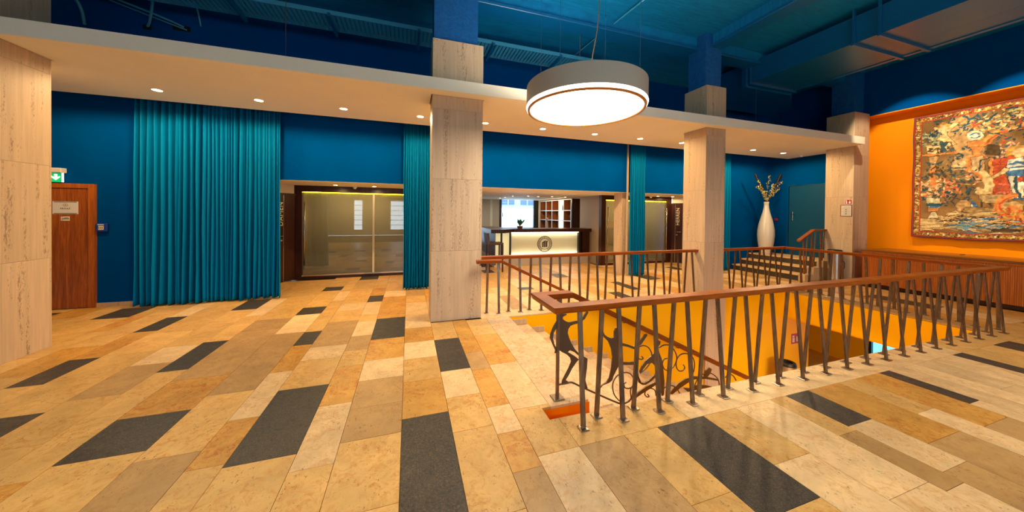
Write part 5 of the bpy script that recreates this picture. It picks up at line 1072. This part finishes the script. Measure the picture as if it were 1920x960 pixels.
for it in TAP:
    kind, col, pts = it[0], np.array(it[1]), it[2]
    if kind == 'p':
        m = inpoly(pts); img[m] = (col*shade[m][:, None])
        d = segdist(pts+[pts[0]]); e_ = (d < 0.008) & ~m; img[e_] = img[e_]*0.55
    elif kind == 'l':
        m = segdist(pts) < it[3]; img[m] = col*shade[m][:, None]
    elif kind == 'd':
        m = np.hypot(wy-pts[0][0], wz-pts[0][1]) < it[3]; img[m] = col*shade[m][:, None]
    else:
        R_, n_ = it[3], it[4]
        for _ in range(n_):
            a = rng.random()*6.283; r = R_*math.sqrt(rng.random()); cy_, cz_ = pts[0][0]+r*math.cos(a), pts[0][1]+r*math.sin(a)*(0.35 if kind == 'b2' else 1)
            th = rng.random()*6.283 if kind == 'b' else rng.normal(0, 0.25); l_, w_ = (0.022+0.02*rng.random(), 0.009+0.008*rng.random()) if kind == 'b' else (0.06+0.08*rng.random(), 0.006+0.006*rng.random())
            i0 = np.searchsorted(-gy, -(cy_+l_+.03)); i1 = np.searchsorted(-gy, -(cy_-l_-.03)); j0 = np.searchsorted(gz, cz_-l_-.03); j1 = np.searchsorted(gz, cz_+l_+.03)
            sy = wy[i0:i1, j0:j1]-cy_; sz = wz[i0:i1, j0:j1]-cz_
            if sy.size == 0: continue
            u = sy*math.cos(th)+sz*math.sin(th); v = -sy*math.sin(th)+sz*math.cos(th)
            m = (u/l_)**2+(v/w_)**2 < 1; sub = img[i0:i1, j0:j1]; sub[m] = col*(0.75+0.5*rng.random())
# plain continuation beyond the composition
m = YY < 2.655; img[m] = np.array((128, 96, 58))*(0.6+0.8*vnoise(0.06))[m][:, None]
mm = m & (vnoise(0.07) > 0.62); img[mm] = (52, 84, 96)
# border bands
dl = TY1-YY; dr_ = YY-TY0; db = ZZ-TZ0; dt = TZ1-ZZ
dd = np.minimum(np.minimum(dl, dr_), np.minimum(db, dt))
along = np.where((np.minimum(dl, dr_) < np.minimum(db, dt)), ZZ, YY)
band = (dd < 0.125); fl = np.sin(along*6.283/0.21)
bc = np.array((140, 104, 44))*(0.55+0.9*vnoise(0.018))[..., None]
img = np.where(band[..., None], bc, img)
q = band & (vnoise(0.022) > 0.68); img[q] = (206, 176, 84)
q = band & (vnoise(0.022) > 0.74); img[q] = (140, 40, 28)
q = band & (vnoise(0.022) > 0.76); img[q] = (40, 46, 40)
q = band & (np.abs(dd-0.075) < 0.022) & (fl > 0.93); img[q] = (216, 206, 170)
for a, c, col in ((0, 0.013, (26, 50, 92)), (0.013, 0.030, (168, 34, 26)), (0.030, 0.038, (50, 34, 22)), (0.115, 0.128, (160, 40, 34))): img[(dd >= a) & (dd < c)] = col
img *= (0.9+0.2*rng.random((ny, nz)))[..., None]
img = img*0.80+np.array((150, 118, 74))*0.20
img = np.clip(img*1.10/255.0, 0, 1); limg = np.where(img <= 0.04045, img/12.92, ((img+0.055)/1.055)**2.4)
wav = 0.006*np.sin(YY*9.0)+0.010*np.sin(YY*4.1+1)*(TZ1-ZZ)/2.9+0.004*np.sin(YY*23+ZZ*7)
edge = 0.004*np.sin(ZZ*6)*(dl < 0.3)
V = np.stack([TXX+wav, YY+edge, ZZ+0.010*np.sin(YY*5.3)*(db < 0.2)], -1).reshape(-1, 3)
I, J = np.meshgrid(np.arange(ny-1), np.arange(nz-1), indexing='ij'); a = (I*nz+J).ravel()
F = np.stack([a, a+1, a+nz+1, a+nz], -1)
me = bpy.data.meshes.new('tapestry'); me.from_pydata(V.tolist(), [], F.tolist())
ca = me.color_attributes.new('weave_colour', 'FLOAT_COLOR', 'POINT')
ca.data.foreach_set('color', np.concatenate([limg.reshape(-1, 3), np.ones((ny*nz, 1))], 1).astype(np.float32).ravel())
t = NT('woven_wool', 0.95, 0, 0.1); at = t.node('ShaderNodeVertexColor', layer_name='weave_colour'); t.color(at.outputs[0])
f = t.noise(t.coords((1, 60, 160)), 3.0, 2); t.bump(f, 0.3, 0.004)
me.materials.append(t.mat); me.polygons.foreach_set('use_smooth', [True]*len(me.polygons)); me.update()
tpo = bpy.data.objects.new('tapestry', me); COL.objects.link(tpo)
tag(tpo, 'large antique figurative tapestry with flowers and patterned border on the orange wall', 'tapestry')
sm = tpo.modifiers.new('cloth_thickness', 'SOLIDIFY'); sm.thickness = 0.006

# ================================================================ DUCT, TRAYS, CONDUITS, SPOTLIGHTS
du = empty('air_duct', (8.0, 2.0, 4.6), 'rectangular blue air duct hung below the ceiling', 'air duct')
cuts = [-6.5, -2.6, 0.2, 3.42, 5.2]
for a, c in zip(cuts, cuts[1:]):
    MB().box(7.30, 8.20, a+0.003, c-0.003, 4.60, 5.06).build('duct_section', M['blue_metal'], du); MB().box(8.204, 8.68, a+0.003, c-0.003, 4.60, 5.06).build('duct_section', M['blue_metal'], du)
MB().box(8.68, 8.76, -6.5, 5.2, 4.585, 4.60).build('edge_flange', M['blue_metal'], du)
for y in (3.42, 3.10, 5.16):
    h = MB().box(7.25, 8.78, y-0.02, y+0.02, 4.555, 4.60).build('hanger_bar', M['blue_metal'], du)
    MB().box(7.262, 7.295, y-0.015, y+0.015, 4.60, 5.19).build('hanger_rod', M['blue_metal'], h); MB().box(8.77, 8.80, y-0.015, y+0.015, 4.60, 5.19).build('hanger_rod', M['blue_metal'], h)
MB().prism([(7.25, 5.24), (8.75, 5.24), (9.9, 5.9), (9.9, 6.5), (7.25, 6.5)], 4.52, 5.05).build('duct_bend', M['blue_metal'], du)
MB().box(7.2, 7.28, 5.20, 5.30, 4.5, 5.12).build('duct_collar', M['blue_metal'], du)
tr = empty('cable_tray', (-1.0, 6.1, 4.8), 'blue perforated cable tray running high along the back wall', 'cable tray')
b = MB(); b.box(-5.5, 4.0, 5.86, 5.875, 4.80, 4.87); b.box(-5.5, 4.0, 6.365, 6.38, 4.80, 4.87); b.build('side_rail', M['conduit_blue'], tr)
b = MB(); x = -5.5
while x < 4.0: b.box(x, x+0.045, 5.875, 6.365, 4.80, 4.804); x += 0.07
o = b.build('perforated_base', M['conduit_blue'], tr); o['kind'] = 'stuff'
for x in (-2.6, -1.25, 0.15, 1.5, 2.9): MB().box(x-0.02, x+0.02, 5.8, 6.45, 4.74, 4.80).build('bracket', M['blue_metal'], tr)
for x in (-2.6, -1.25, 0.15, 1.5, 2.9): MB().box(x-0.012, x+0.012, 6.40, 6.424, 4.80, 5.19).build('hanger_rod', M['blue_metal'], tr)
def conduit(pts, r, label, n=1):
    tag(MB().tube(smooth(pts, 6), r, 8).build('conduit', M['conduit_blue'], smooth=True), label, 'conduit', 'conduits above the soffit')
conduit([(-4.18, 6.98, 4.66), (-4.1, 6.9, 4.75), (-3.9, 6.6, 4.95), (-3.8, 6.3, 5.15)], 0.018, 'blue conduit curving into the wall, nearest the picture edge pillar')
conduit([(-3.70, 6.98, 4.74), (-3.9, 6.9, 4.80), (-4.6, 6.8, 5.0), (-5.0, 6.7, 5.15)], 0.016, 'straight blue conduit slanting into the dark wall slot')
conduit([(-3.66, 6.98, 4.70), (-3.86, 6.88, 4.73), (-4.56, 6.82, 4.93), (-4.96, 6.74, 5.07)], 0.010, 'thin blue conduit under the slanting one')
conduit([(-3.47, 6.98, 4.80), (-3.46, 6.9, 4.95), (-3.46, 6.8, 5.12)], 0.012, 'short blue conduit dropping from the ceiling')
conduit([(-4.95, 6.98, 4.55), (-4.9, 6.8, 4.8), (-5.0, 6.5, 5.1)], 0.022, 'thick blue conduit beside the picture edge pillar')
conduit([(3.62, 4.25, 5.1), (3.52, 5.4, 5.1), (3.44, 6.4, 5.1)], 0.012, 'thin blue tie rod crossing under the ceiling beam')
tag(MB().box(-3.85, -3.62, 6.975, 7.0, 4.68, 4.76).build('wall_slot', M['dark_gap']), 'dark slot in the blue wall where conduits enter', 'wall slot')
tag(MB().box(-4.24, -4.14, 6.975, 7.0, 4.62, 4.68).build('wall_slot', M['dark_gap']), 'small dark opening in the blue wall below the curved conduit', 'wall slot')
for i, y in enumerate((3.8, 2.6, 1.2)):
    e = empty('track_spotlight', (8.84, y, 5.04), 'ceiling spotlight aimed at the tapestry, %s' % ('nearest the pillar', 'middle one', 'farthest from the pillar')[i], 'spotlight', 'tapestry spotlights')
    MB().box(8.83, 8.85, y-0.03, y+0.03, 5.1, 5.19).build('mount', M['dark_metal'], e)
    MB().lathe([(0.03, 0.015), (0.04, 0.03), (0.04, 0.08), (0.02, 0.09)], (8.84, y, 5.04), 20).build('spot_head', M['dark_metal'], e)
    lamp('spot_beam', 'SPOT', (8.84, y, 5.04), 330, (1.0, 0.82, 0.58), (10.97, y+(0.2 if i == 0 else 0.0), 2.85), spot_size=0.92, spot_blend=0.35, shadow_soft_size=0.03)
